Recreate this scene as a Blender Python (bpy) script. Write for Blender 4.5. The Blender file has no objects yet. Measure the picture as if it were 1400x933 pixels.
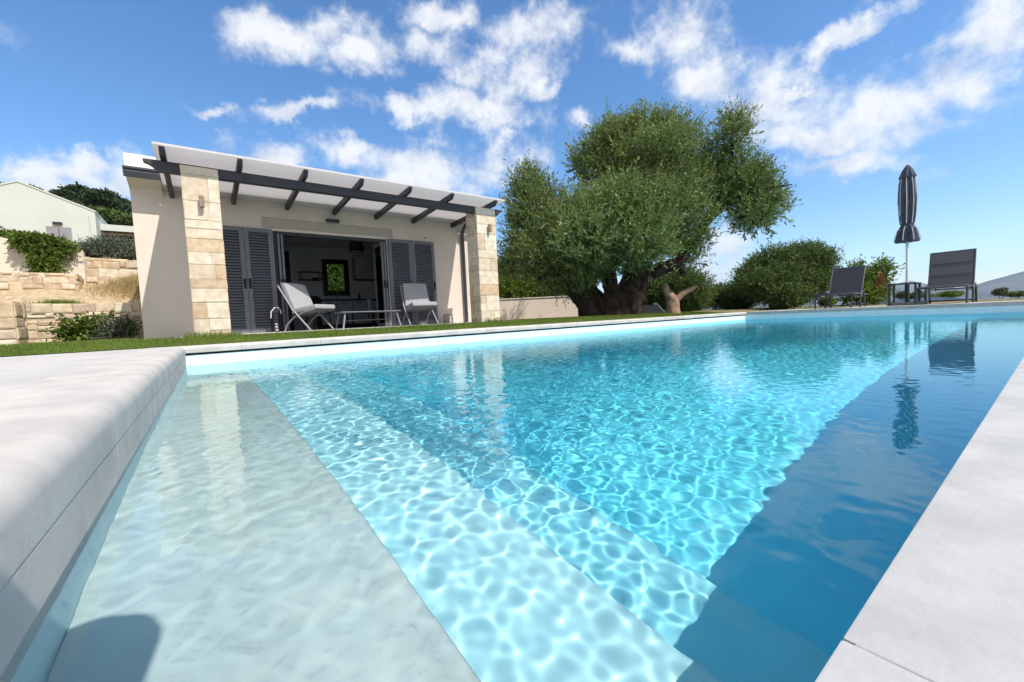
import bpy, math
import numpy as np
from mathutils import Vector, Matrix, Euler

# ------------------------------------------------------------------ camera, sky, sun, exposure
SC = bpy.context.scene
COL = SC.collection
FPX, YAW, PITCH, ROLL = 561.84, 0.6383, -0.0531, -0.0479
CAM = np.array([0.0, 0.0, 0.38])
_f = np.array([math.sin(YAW)*math.cos(PITCH), math.cos(YAW)*math.cos(PITCH), math.sin(PITCH)])
_r = np.array([math.cos(YAW), -math.sin(YAW), 0.0])
_u = np.cross(_r, _f)
_c, _s = math.cos(ROLL), math.sin(ROLL)
_r, _u = _c*_r + _s*_u, -_s*_r + _c*_u

def ray(px, py):
    return _f + _r*(px-700)/FPX - _u*(py-466.5)/FPX
def at(px, py, D):                       # point at depth D along the view axis
    return CAM + ray(px, py)*D
def onY(px, py, Y):
    d = ray(px, py); return CAM + d*(Y/d[1])
def onX(px, py, X):
    d = ray(px, py); return CAM + d*(X/d[0])

cam = bpy.data.objects.new('camera', bpy.data.cameras.new('camera'))
COL.objects.link(cam); SC.camera = cam
cam.data.sensor_width = 36; cam.data.sensor_fit = 'HORIZONTAL'
cam.data.lens = 36*FPX/1400
cam.data.clip_start = 0.01; cam.data.clip_end = 20000
M = Matrix(((_r[0], _u[0], -_f[0], CAM[0]), (_r[1], _u[1], -_f[1], CAM[1]), (_r[2], _u[2], -_f[2], CAM[2]), (0, 0, 0, 1)))
cam.matrix_world = M

SUN = Vector((0.21, -0.78, 1.0)).normalized()
sun_l = bpy.data.lights.new('sun', 'SUN'); sun_l.energy = 3.1; sun_l.angle = math.radians(0.5)
sun_l.color = (1.0, 0.955, 0.88)
sun_l.cycles.is_caustics_light = True
sun = bpy.data.objects.new('sun', sun_l); COL.objects.link(sun)
sun.rotation_euler = SUN.to_track_quat('Z', 'Y').to_euler(); sun.location = SUN*40

SC.view_settings.view_transform = 'Standard'
SC.view_settings.look = 'None'
SC.view_settings.gamma = 1.0
SC.view_settings.use_curve_mapping = False
SC.view_settings.exposure = 0.72
SC.render.engine = 'CYCLES'
cy = SC.cycles
cy.max_bounces = 10; cy.diffuse_bounces = 7; cy.glossy_bounces = 4; cy.transmission_bounces = 8
cy.transparent_max_bounces = 12; cy.volume_bounces = 1
cy.caustics_reflective = False; cy.caustics_refractive = True
cy.sample_clamp_indirect = 10.0
cy.use_denoising = True

class NT:
    """small helper round a node tree"""
    def __init__(s, tree): s.t = tree; s.n = tree.nodes; s.l = tree.links
    def node(s, typ, **kw):
        nd = s.n.new(typ)
        for k, v in kw.items(): setattr(nd, k, v)
        return nd
    def put(s, sock, v):
        if hasattr(v, 'is_output') or isinstance(v, bpy.types.NodeSocket): s.l.new(v, sock)
        elif v is not None: sock.default_value = v
    def math(s, op, a, b=None, c=None, clamp=False):
        nd = s.node('ShaderNodeMath', operation=op); nd.use_clamp = clamp
        s.put(nd.inputs[0], a); s.put(nd.inputs[1], b)
        if c is not None: s.put(nd.inputs[2], c)
        return nd.outputs[0]
    def vmath(s, op, a, b=None, scale=None):
        nd = s.node('ShaderNodeVectorMath', operation=op)
        s.put(nd.inputs[0], a)
        if b is not None: s.put(nd.inputs[1], b)
        if scale is not None: s.put(nd.inputs['Scale'], scale)
        return nd.outputs['Value'] if op in ('LENGTH', 'DOT_PRODUCT') else nd.outputs[0]
    def noise(s, vec, scale, detail=4, rough=0.55, dist=0.0, col=False):
        nd = s.node('ShaderNodeTexNoise')
        if vec is not None: s.l.new(vec, nd.inputs['Vector'])
        nd.inputs['Scale'].default_value = scale; nd.inputs['Detail'].default_value = detail
        nd.inputs['Roughness'].default_value = rough; nd.inputs['Distortion'].default_value = dist
        return nd.outputs['Color'] if col else nd.outputs[0]
    def mapr(s, v, a, b, c=0.0, d=1.0, smooth=True):
        nd = s.node('ShaderNodeMapRange'); nd.interpolation_type = 'SMOOTHSTEP' if smooth else 'LINEAR'
        for i, x in enumerate((v, a, b, c, d)): s.put(nd.inputs[i], x)
        return nd.outputs[0]
    def mix(s, fac, a, b, blend='MIX'):
        nd = s.node('ShaderNodeMix', data_type='RGBA', blend_type=blend)
        s.put(nd.inputs[0], fac); s.put(nd.inputs[6], a if not isinstance(a, tuple) else (*a[:3], 1)); s.put(nd.inputs[7], b if not isinstance(b, tuple) else (*b[:3], 1))
        return nd.outputs[2]
    def ramp(s, fac, stops):
        nd = s.node('ShaderNodeValToRGB'); cr = nd.color_ramp
        while len(cr.elements) > 1: cr.elements.remove(cr.elements[0])
        cr.elements[0].position = stops[0][0]; cr.elements[0].color = (*stops[0][1], 1)
        for p, c in stops[1:]:
            e = cr.elements.new(p); e.color = (*c, 1)
        s.put(nd.inputs[0], fac)
        return nd.outputs[0]

# ---- world: Nishita sky with clouds laid out by direction
W = bpy.data.worlds.new('World'); SC.world = W; W.use_nodes = True
w = NT(W.node_tree); w.n.clear()
sky = w.node('ShaderNodeTexSky', sky_type='NISHITA'); sky.sun_disc = False
sky.sun_elevation = math.asin(SUN.z); sky.sun_rotation = math.atan2(SUN.x, SUN.y)
sky.air_density = 1.0; sky.dust_density = 0.25; sky.ozone_density = 3.0; sky.altitude = 100
bg_sky = w.node('ShaderNodeBackground'); bg_sky.inputs[1].default_value = 0.125
hs = w.node('ShaderNodeHueSaturation'); hs.inputs['Saturation'].default_value = 1.2; hs.inputs['Hue'].default_value = 0.501
w.l.new(sky.outputs[0], hs.inputs['Color'])
w.l.new(hs.outputs[0], bg_sky.inputs[0])
tc = w.node('ShaderNodeTexCoord').outputs['Generated']
wob = w.vmath('SCALE', w.vmath('SUBTRACT', w.noise(tc, 6.0, 8, 0.65, col=True), (0.5, 0.5, 0.5)), scale=0.17)
dirw = w.vmath('ADD', tc, wob)
# centre x, centre y, radius x, radius y (degrees of view expressed on the photograph's scale), tilt
CLOUDS = [(395,45,82,38,-8),(470,25,70,34,0),(560,68,78,34,10),(500,70,60,26,0),(600,14,52,26,0),
 (288,157,36,10,0),(400,160,72,14,-8),(560,150,78,20,6),(650,150,102,28,4),(695,112,55,48,0),(640,110,40,26,0),
 (490,203,60,20,0),(600,228,118,36,0),(690,222,55,34,0),(360,214,70,26,0),(560,250,120,22,0),
 (105,228,62,30,-6),(120,206,42,17,0),(45,232,70,24,0),(150,252,70,32,0),(60,255,90,26,0),
 (735,38,66,42,0),(850,66,54,30,20),(712,95,34,44,0),(930,30,72,70,0),(968,112,62,44,0),(700,180,20,14,0),(742,128,24,18,0),(790,175,22,22,0),
 (1040,140,112,52,0),(1105,190,120,38,8),(1215,150,120,52,-28),(1310,95,110,52,-32),(1385,35,80,58,-30),(1250,180,70,28,-8),(1130,208,60,12,-8),
 (1158,52,62,15,-28),(1107,112,18,12,0),(960,365,48,46,0),(985,330,40,26,0),(1150,235,110,20,0),(900,395,160,22,0)]
acc = None
for (cx, cy_, rx, ry, tilt) in CLOUDS:
    c = ray(cx, cy_); c = c/np.linalg.norm(c)
    t = math.radians(tilt)
    def dd(ax, ay):
        e = ray(cx+ax, cy_+ay); e = e/np.linalg.norm(e); e = e - c*(e@c); return e
    ex = dd(rx*math.cos(t)*0.1, rx*math.sin(t)*0.1)*10; sx = np.linalg.norm(ex); ex = ex/sx
    ey = dd(-ry*math.sin(t)*0.1, ry*math.cos(t)*0.1)*10
    ey = ey - ex*(ey@ex); sy = np.linalg.norm(ey); ey = ey/sy
    ez = np.cross(ex, ey)
    R = Matrix(((ex[0], ey[0], ez[0]), (ex[1], ey[1], ez[1]), (ex[2], ey[2], ez[2])))
    mp = w.node('ShaderNodeMapping', vector_type='TEXTURE')
    mp.inputs['Rotation'].default_value = R.to_euler()
    mp.inputs['Scale'].default_value = (sx*1.18, sy*1.18, 1e6)
    w.l.new(dirw, mp.inputs['Vector'])
    L = w.vmath('LENGTH', mp.outputs[0])
    acc = L if acc is None else w.math('SMOOTH_MIN', acc, L, 0.25)
field = w.math('SUBTRACT', 1.0, acc)                                   # 1 in the middle, 0 at the rim
n1 = w.noise(tc, 10.0, 12, 0.62, 0.0)
up = w.vmath('ADD', tc, (0.012, -0.05, 0.05))
n2 = w.noise(up, 10.0, 12, 0.62, 0.0)
big = w.noise(tc, 2.3, 3, 0.5)
away = w.mapr(w.vmath('DOT_PRODUCT', tc, tuple(float(q) for q in _f)), 0.55, 0.15)   # extra unseen cloud behind the camera, added to brighten the shade
field = w.math('MAXIMUM', field, w.math('ADD', w.math('MULTIPLY_ADD', big, 3.2, -2.25), w.math('MULTIPLY', away, 1.7)))   # some cloud elsewhere in the sky too
dens = w.math('ADD', w.math('MULTIPLY', field, 1.22), w.math('MULTIPLY_ADD', n1, 3.4, -1.66))
alpha = w.mapr(dens, -0.08, 1.15)
light = w.math('MULTIPLY_ADD', w.math('SUBTRACT', n1, n2), 2.2, 0.72, clamp=True)
thick = w.mapr(dens, 0.5, 1.9)
light = w.math('SUBTRACT', light, w.math('MULTIPLY', thick, 0.16), clamp=True)
ccol = w.ramp(light, [(0.0, (0.46, 0.54, 0.69)), (0.42, (0.70, 0.75, 0.84)), (0.82, (0.94, 0.95, 0.97))])
bg_c = w.node('ShaderNodeBackground'); w.l.new(ccol, bg_c.inputs[0]); bg_c.inputs[1].default_value = 0.66
ms = w.node('ShaderNodeMixShader'); w.l.new(w.math('MULTIPLY', alpha, 0.93), ms.inputs[0])
w.l.new(bg_sky.outputs[0], ms.inputs[1]); w.l.new(bg_c.outputs[0], ms.inputs[2])
wo = w.node('ShaderNodeOutputWorld'); w.l.new(ms.outputs[0], wo.inputs[0])

# ------------------------------------------------------------------ helpers
RNG = np.random.default_rng(7)
class MB:
    """collects geometry, then links it as ONE mesh object"""
    def __init__(s): s.v = []; s.f = []; s.n = 0; s.np = []
    def add(s, vs, fs):
        o = s.n; s.v += [tuple(map(float, q)) for q in vs]; s.f += [tuple(i+o for i in f) for f in fs]; s.n += len(vs); return s
    def box(s, x0, x1, y0, y1, z0, z1):
        return s.add([(x0,y0,z0),(x1,y0,z0),(x1,y1,z0),(x0,y1,z0),(x0,y0,z1),(x1,y0,z1),(x1,y1,z1),(x0,y1,z1)],
                     [(3,2,1,0),(4,5,6,7),(0,1,5,4),(1,2,6,5),(2,3,7,6),(3,0,4,7)])
    def obox(s, c, size, R=None):
        R = R or Matrix.Identity(3); c = Vector(c); h = [x/2 for x in size]
        vs = [c + R @ Vector((a*h[0], b*h[1], d*h[2])) for d in (-1,1) for a, b in ((-1,-1),(1,-1),(1,1),(-1,1))]
        return s.add(vs, [(3,2,1,0),(4,5,6,7),(0,1,5,4),(1,2,6,5),(2,3,7,6),(3,0,4,7)])
    def bar(s, p, q, wd, ht, up=(0,0,1)):
        p, q = Vector(p), Vector(q); d = (q-p).normalized(); upv = Vector(up)
        side = d.cross(upv)
        if side.length < 1e-4: side = d.cross(Vector((1,0,0)))
        side.normalize(); u = side.cross(d).normalized()
        R = Matrix((side, d, u)).transposed()
        return s.obox((p+q)/2, (wd, (q-p).length, ht), R)
    def tube(s, path, rad, n=8, caps=True, rough=0.0, seed=0):
        P = [Vector(p) for p in path]; m = len(P)
        if not hasattr(rad, '__len__'): rad = [rad]*m
        T = [(P[min(i+1, m-1)]-P[max(i-1, 0)]).normalized() for i in range(m)]
        a = Vector((0,0,1)) if abs(T[0].z) < 0.9 else Vector((1,0,0))
        nx = T[0].cross(a).normalized(); vs = []; rg = np.random.default_rng(seed)
        ph = rg.random(4)*6.28
        for i in range(m):
            nx = (nx - T[i]*nx.dot(T[i])).normalized(); ny = T[i].cross(nx)
            for k in range(n):
                th = 2*math.pi*k/n; r = rad[i]
                if rough: r *= 1 + rough*(0.55*math.sin(3*th+ph[0]+i*0.5) + 0.35*math.sin(5*th+ph[1]-i*0.8) + 0.3*math.sin(8*th+ph[2]+i*1.1) + 0.35*(rg.random()-.5))
                vs.append(P[i] + nx*(r*math.cos(th)) + ny*(r*math.sin(th)))
        fs = [(i*n+k, i*n+(k+1) % n, (i+1)*n+(k+1) % n, (i+1)*n+k) for i in range(m-1) for k in range(n)]
        if caps: fs += [tuple(range(n-1, -1, -1)), tuple(range((m-1)*n, m*n))]
        return s.add(vs, fs)
    def lathe(s, prof, n=24, c=(0,0,0), fn=None):
        vs = []
        for i, (r, z) in enumerate(prof):
            for k in range(n):
                th = 2*math.pi*k/n; q = r*(fn(th, z) if fn else 1)
                vs.append((c[0]+q*math.cos(th), c[1]+q*math.sin(th), c[2]+z))
        m = len(prof)
        fs = [(i*n+k, i*n+(k+1) % n, (i+1)*n+(k+1) % n, (i+1)*n+k) for i in range(m-1) for k in range(n)]
        fs += [tuple(range(n-1, -1, -1)), tuple(range((m-1)*n, m*n))]
        return s.add(vs, fs)
    def prism(s, poly, axis, a, b):            # polygon extruded along an axis ('x','y','z') from a to b
        n = len(poly)
        def pt(q, h): return {'x': (h, q[0], q[1]), 'y': (q[0], h, q[1]), 'z': (q[0], q[1], h)}[axis]
        vs = [pt(q, a) for q in poly] + [pt(q, b) for q in poly]
        fs = [tuple(range(n-1, -1, -1)), tuple(range(n, 2*n))] + [(i, (i+1) % n, n+(i+1) % n, n+i) for i in range(n)]
        return s.add(vs, fs)
    def build(s, name, mat, parent=None, smooth=False, bevel=0.0, seg=1, base=None, fixn=True, sub=0):
        me = bpy.data.meshes.new(name)
        vs = s.v
        if base is not None: vs = [(a-base[0], b-base[1], c-base[2]) for a, b, c in vs]
        me.from_pydata(vs, [], s.f); me.update()
        if fixn or bevel:
            import bmesh
            bm = bmesh.new(); bm.from_mesh(me)
            bmesh.ops.recalc_face_normals(bm, faces=bm.faces)
            if bevel:
                es = [e for e in bm.edges if len(e.link_faces) == 2 and e.calc_face_angle(0) > 0.6]
                bmesh.ops.bevel(bm, geom=es, offset=bevel, segments=seg, affect='EDGES', profile=0.5, clamp_overlap=True)
            bm.to_mesh(me); bm.free()
        if smooth:
            me.polygons.foreach_set('use_smooth', [True]*len(me.polygons))
            me.set_sharp_from_angle(angle=math.radians(smooth if smooth is not True else 50))
        me.materials.append(mat)
        o = bpy.data.objects.new(name, me); COL.objects.link(o)
        if parent is not None: o.parent = parent
        elif base is not None: o.location = base
        if sub:
            md = o.modifiers.new('sub', 'SUBSURF'); md.levels = sub; md.render_levels = sub
        return o

def np_mesh(name, V, F, mat, parent=None, smooth=False, base=None):
    """V (n,3), F (m,k) numpy -> object"""
    V = np.asarray(V, float)
    if base is not None: V = V - np.asarray(base)
    me = bpy.data.meshes.new(name); k = F.shape[1]; m = len(F)
    me.vertices.add(len(V)); me.vertices.foreach_set('co', V.astype(np.float32).ravel())
    me.loops.add(m*k); me.loops.foreach_set('vertex_index', F.astype(np.int32).ravel())
    me.polygons.add(m); me.polygons.foreach_set('loop_start', np.arange(0, m*k, k, dtype=np.int32))
    if smooth: me.polygons.foreach_set('use_smooth', np.ones(m, bool))
    me.update(calc_edges=True); me.materials.append(mat)
    o = bpy.data.objects.new(name, me); COL.objects.link(o)
    if parent is not None: o.parent = parent
    elif base is not None: o.location = base
    return o

def tag(o, label, cat, group=None):
    o['label'] = label; o['category'] = cat
    if group: o['group'] = group
    return o
def struct(o): o['kind'] = 'structure'; return o
def stuff(o, label=None, cat=None):
    o['kind'] = 'stuff'
    if label: o['label'] = label
    if cat: o['category'] = cat
    return o
def thing(name, label, cat, loc=(0,0,0), rz=0.0, group=None, scale=1.0):
    o = bpy.data.objects.new(name, None); COL.objects.link(o); o.empty_display_size = 0.1
    o.location = loc; o.rotation_euler = (0, 0, rz); o.scale = (scale,)*3
    return tag(o, label, cat, group)
def dup(root, loc, rz, label, group=None, scale=None):
    r = root.copy(); COL.objects.link(r); r.location = loc; r.rotation_euler = (0, 0, rz); r['label'] = label
    if group: r['group'] = group
    if scale: r.scale = (scale,)*3
    for ch in list(root.children):
        c = ch.copy(); COL.objects.link(c); c.parent = r
        for g in list(ch.children):
            d = g.copy(); COL.objects.link(d); d.parent = c
    return r

# ------------------------------------------------------------------ materials
def pmat(name, c1, c2=None, scale=6.0, rough=0.7, spec=0.3, bump=0.0, bscale=40.0, metal=0.0, island=None, detail=5, spots=None, coord='Object'):
    m = bpy.data.materials.new(name); m.use_nodes = True; t = NT(m.node_tree)
    b = t.n['Principled BSDF']; b.inputs['Roughness'].default_value = rough
    b.inputs['Specular IOR Level'].default_value = spec; b.inputs['Metallic'].default_value = metal
    vec = t.node('ShaderNodeTexCoord').outputs[coord]
    c2 = c2 or tuple(x*0.82 for x in c1)
    n = t.noise(vec, scale, detail, 0.6)
    if island:
        rnd = t.node('ShaderNodeNewGeometry').outputs['Random Per Island']
        base = t.ramp(rnd, [(i/(len(island)-1), c) for i, c in enumerate(island)])
        col = t.mix(t.mapr(n, 0.3, 0.7), base, t.mix(1.0, base, tuple(c2), 'MULTIPLY'))
    else:
        col = t.mix(t.mapr(n, 0.32, 0.68), c1, c2)
    if spots:
        s2 = t.noise(vec, spots[0], 3, 0.6); col = t.mix(t.math('MULTIPLY', t.mapr(s2, spots[1], spots[1]+0.1), spots[3]), col, spots[2])
    t.put(b.inputs['Base Color'], col)
    if bump:
        bn = t.node('ShaderNodeBump'); bn.inputs['Strength'].default_value = bump; bn.inputs['Distance'].default_value = 0.01
        t.l.new(t.noise(vec, bscale, 6, 0.65), bn.inputs['Height']); t.l.new(bn.outputs[0], b.inputs['Normal'])
    return m

def leafmat(name, stops, under=None, trans=0.25, rough=0.5, big=0.6):
    m = bpy.data.materials.new(name); m.use_nodes = True; t = NT(m.node_tree)
    b = t.n['Principled BSDF']; b.inputs['Roughness'].default_value = rough; b.inputs['Specular IOR Level'].default_value = 0.35
    geo = t.node('ShaderNodeNewGeometry'); vec = t.node('ShaderNodeTexCoord').outputs['Object']
    n = t.noise(vec, big, 3, 0.6)
    fac = t.math('ADD', t.math('MULTIPLY', geo.outputs['Random Per Island'], 0.6), t.math('MULTIPLY_ADD', n, 1.0, -0.3), clamp=True)
    col = t.ramp(fac, stops)
    if under: col = t.mix(geo.outputs['Backfacing'], col, under)
    t.put(b.inputs['Base Color'], col)
    tr = t.node('ShaderNodeBsdfTranslucent'); t.put(tr.inputs[0], t.mix(1.0, col, (1.0, 1.0, 0.55), 'MULTIPLY'))
    ms = t.node('ShaderNodeMixShader'); ms.inputs[0].default_value = trans
    t.l.new(b.outputs[0], ms.inputs[1]); t.l.new(tr.outputs[0], ms.inputs[2])
    t.l.new(ms.outputs[0], t.n['Material Output'].inputs[0])
    return m

m_plaster = pmat('house_plaster', (0.76,0.645,0.555), (0.71,0.60,0.515), 1.5, 0.9, 0.15, 0.12, 60)
m_inner = pmat('inner_plaster', (0.62,0.60,0.60), (0.58,0.56,0.56), 1.5, 0.9, 0.1)
m_lintel = pmat('lintel_stone', (0.50,0.44,0.38), (0.44,0.38,0.33), 5, 0.9, 0.1, 0.2, 50)
m_white = pmat('white_paint', (0.80,0.80,0.80), (0.75,0.75,0.76), 2, 0.6, 0.3)
m_deck = pmat('deck_concrete', (0.53,0.505,0.49), (0.44,0.418,0.41), 2.2, 0.85, 0.2, 0.10, 90, spots=(23, 0.66, (0.42,0.40,0.40), 0.35))
m_coping = pmat('coping_stone', (0.55,0.515,0.485), (0.44,0.415,0.395), 5.0, 0.8, 0.25, 0.15, 80, spots=(31, 0.67, (0.38,0.36,0.35), 0.4))
m_ledge = pmat('ledge_stone', (0.53,0.52,0.51), (0.42,0.418,0.42), 5.5, 0.75, 0.3, 0.12, 70, spots=(26, 0.66, (0.40,0.40,0.42), 0.4), detail=8)
m_grout = pmat('grey_grout', (0.34,0.33,0.32), (0.28,0.27,0.265), 20, 0.95, 0.1)
m_joint = pmat('mortar', (0.66,0.62,0.56), (0.58,0.54,0.48), 20, 0.95, 0.1, 0.2, 90)
m_shelf = pmat('shelf_plaster', (0.72,0.715,0.69), (0.62,0.62,0.60), 5.0, 0.9, 0.0, 0.0, 40, spots=(38, 0.68, (0.40,0.40,0.39), 0.28), detail=8)
m_steps = pmat('step_plaster', (0.80,0.85,0.87), (0.73,0.78,0.80), 5.0, 0.9, 0.0, 0.0, 40, detail=8)
m_basin = pmat('pool_plaster', (0.74,0.89,0.92), (0.68,0.835,0.87), 7.0, 0.9, 0.0, 0.0, 40, spots=(45, 0.68, (0.45,0.43,0.40), 0.45), detail=8)
m_ash = pmat('ashlar', (1,1,1), (0.80,0.74,0.66), 9, 0.95, 0.1, 0.55, 45, island=[(0.72,0.62,0.49),(0.60,0.44,0.29),(0.76,0.69,0.58),(0.74,0.66,0.54),(0.55,0.40,0.26),(0.77,0.71,0.61),(0.67,0.54,0.39),(0.75,0.68,0.56),(0.76,0.70,0.60)])
m_rub = pmat('rubble', (1,1,1), (0.76,0.68,0.60), 7, 0.95, 0.1, 0.6, 30, island=[(0.70,0.58,0.42),(0.60,0.47,0.33),(0.74,0.66,0.53),(0.53,0.42,0.32),(0.71,0.59,0.43),(0.76,0.69,0.58)])
m_rubmortar = pmat('rubble_mortar', (0.55,0.45,0.32), (0.44,0.35,0.25), 8, 0.95, 0.1, 0.4, 40)
m_dark = pmat('anthracite_paint', (0.175,0.180,0.205), (0.15,0.155,0.178), 8, 0.45, 0.4)
m_frame = pmat('charcoal_frame', (0.060,0.063,0.075), (0.05,0.053,0.063), 8, 0.45, 0.4)
m_dark2 = pmat('dark_steel', (0.035,0.038,0.046), (0.028,0.030,0.036), 8, 0.45, 0.4)
m_rafter = pmat('rafter_paint', (0.050,0.048,0.055), (0.040,0.038,0.045), 12, 0.5, 0.35)
m_black = pmat('black_finish', (0.012,0.012,0.013), (0.009,0.009,0.010), 8, 0.5, 0.3)
m_cushion = pmat('cushion_fabric', (0.38,0.375,0.39), (0.33,0.325,0.34), 30, 0.95, 0.1, 0.3, 300)
m_alu = pmat('grey_aluminium', (0.30,0.30,0.32), (0.26,0.26,0.28), 8, 0.4, 0.5, metal=0.2)
m_rope = pmat('grey_webbing', (0.22,0.22,0.24), (0.17,0.17,0.19), 40, 0.9, 0.1)
m_sling = pmat('sling_fabric', (0.034,0.040,0.055), (0.028,0.033,0.046), 60, 0.8, 0.2, 0.2, 400)
m_slingg = pmat('padded_sling', (0.105,0.105,0.118), (0.088,0.088,0.10), 60, 0.85, 0.2, 0.2, 400)
m_brolly = pmat('parasol_fabric', (0.085,0.092,0.125), (0.06,0.066,0.092), 6, 0.85, 0.2)
m_piping = pmat('pale_piping', (0.55,0.55,0.58), (0.45,0.45,0.48), 6, 0.8, 0.2)
m_pole = pmat('white_pole', (0.75,0.76,0.80), (0.68,0.70,0.74), 6, 0.35, 0.5)
m_bark = pmat('olive_bark', (0.060,0.042,0.030), (0.020,0.013,0.010), 5, 0.95, 0.1, 1.0, 14, detail=9)
m_barkpale = pmat('pale_bark', (0.34,0.24,0.16), (0.20,0.13,0.09), 6, 0.95, 0.1, 0.9, 20, detail=8)
m_soil = pmat('dry_soil', (0.52,0.41,0.27), (0.34,0.25,0.15), 9, 0.95, 0.05, 0.6, 18)
m_lawnsoil = pmat('lawn_base', (0.085,0.125,0.025), (0.055,0.085,0.02), 4, 0.95, 0.05)
m_olive = leafmat('olive_leaf', [(0.0,(0.034,0.070,0.010)),(0.40,(0.108,0.172,0.028)),(0.75,(0.205,0.275,0.066)),(1.0,(0.33,0.38,0.15))], (0.20,0.25,0.11), 0.27, 0.45, 0.8)
m_bush = leafmat('bush_leaf', [(0.0,(0.030,0.055,0.014)),(0.5,(0.085,0.135,0.030)),(1.0,(0.18,0.24,0.065))], None, 0.22, 0.5, 1.0)
m_brightleaf = leafmat('bright_leaf', [(0.0,(0.06,0.10,0.012)),(0.5,(0.12,0.19,0.025)),(1.0,(0.22,0.29,0.05))], None, 0.3, 0.5, 1.5)  # yellow-green leaf colour of the brighter plants
m_creeper = leafmat('creeper_leaf', [(0.0,(0.045,0.075,0.010)),(0.5,(0.11,0.165,0.022)),(1.0,(0.20,0.26,0.05))], None, 0.25, 0.5, 1.5)
m_greyleaf = leafmat('grey_leaf', [(0.0,(0.05,0.06,0.045)),(0.5,(0.12,0.14,0.10)),(1.0,(0.24,0.26,0.19))], None, 0.15, 0.7, 1.5)
m_pine = leafmat('pine_leaf', [(0.0,(0.018,0.034,0.016)),(0.5,(0.036,0.064,0.022)),(1.0,(0.075,0.105,0.036))], None, 0.1, 0.7, 0.2)
m_dry = leafmat('dry_grass', [(0.0,(0.28,0.20,0.09)),(0.5,(0.40,0.30,0.14)),(1.0,(0.52,0.40,0.22))], None, 0.15, 0.9, 1.5)
m_grass = leafmat('grass_blade', [(0.0,(0.08,0.13,0.014)),(0.5,(0.155,0.22,0.032)),(1.0,(0.28,0.32,0.08))], None, 0.35, 0.6, 1.2)
m_red = leafmat('red_leaf', [(0.0,(0.16,0.03,0.03)),(1.0,(0.30,0.10,0.06))], None, 0.2, 0.6, 1.5)
# ------------------------------------------------------------------ terrain
XL, XR, YN, YF = -0.22, 14.40, 0.14, 6.32          # the pool's inner faces
def sst(v, a, b):
    t = np.clip((np.asarray(v, float)-a)/(b-a), 0, 1); return t*t*(3-2*t)
def hgt(x, y):
    x = np.asarray(x, float); y = np.asarray(y, float)
    lawn = np.interp(y, [6.3, 6.75, 7.5, 30], [0.195, 0.235, 0.325, 0.33])
    z = np.where(y > 6.5, lawn, np.where((x > 14.6) & (y > -4), 0.24, -0.35))
    z = np.where((y <= 6.5) & (x < XL-0.5), -0.05, z)
    d = np.hypot(x, y)
    z = z - np.clip((d-26)*0.07, 0, 34) - np.clip(-4-y, 0, 20)*0.2
    w = sst(x/np.maximum(y, 1), 0.42, -0.02)*(y > 12.12)
    prof = np.interp(y, [12.1, 12.2, 15.12, 15.3, 20, 40, 90, 130, 200, 400], [0.33, 0.95, 1.6, 2.40, 3.25, 7.0, 18.0, 24, 24, -20])
    base = np.where(y > 12.12, 0.33, z)
    zz = np.where(w > 0, np.maximum(z, -30)*(1-w) + prof*w, z)
    inside = (x > -0.93) & (x < 6.4) & (y > 6.5) & (y < 14.42)
    zz = np.where(inside, np.minimum(zz, 0.315), zz)
    bump = 0.04*np.sin(x*1.7+y*0.9)*np.sin(y*1.3-x*0.6)*(d > 15)
    return zz + np.where(inside, 0, bump)
m_ground = pmat('hillside_ground', (0.13,0.13,0.055), (0.24,0.19,0.10), 0.35, 0.95, 0.05, 0.5, 3)
xs = np.unique(np.concatenate([[-5000,-2500,-1200,-600,-300,-160,-100,-70,-50,-40,-32,-26,-22,-19], np.arange(-17, 25, 0.5), [-0.95,-0.90,6.38,6.42,-0.3,14.5,14.62,-0.72], [27,30,35,42,50,65,85,120,180,300,500,900,1600,2500,4000,6500,7500]]))
ys = np.unique(np.concatenate([[-3000,-800,-200,-60,-30,-15,-8,-5,-4.1,-3.9,-2], [-1.0,3.0,6.45,6.52,6.75,7.1], np.arange(7.5, 31, 0.5), [12.1,12.15,12.2,14.40,14.44,15.1,15.15,15.3], [33,36,40,46,54,64,76,90,105,130,160,200,300,500,900,1600,3000,6000]]))
gx, gy = np.meshgrid(xs, ys); gz = hgt(gx, gy)
V = np.stack([gx, gy, gz], -1).reshape(-1, 3); nx, ny = len(xs), len(ys)
idx = np.arange(nx*ny).reshape(ny, nx)
F = np.stack([idx[:-1,:-1], idx[:-1,1:], idx[1:,1:], idx[1:,:-1]], -1).reshape(-1, 4)
cxm, cym = V[F,0].mean(1), V[F,1].mean(1)
F = F[~((cxm > -0.3) & (cxm < 14.5) & (cym > -1.0) & (cym < 6.45))]      # the pool's excavation
struct(np_mesh('ground', V, F, m_ground, smooth=True))

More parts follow.
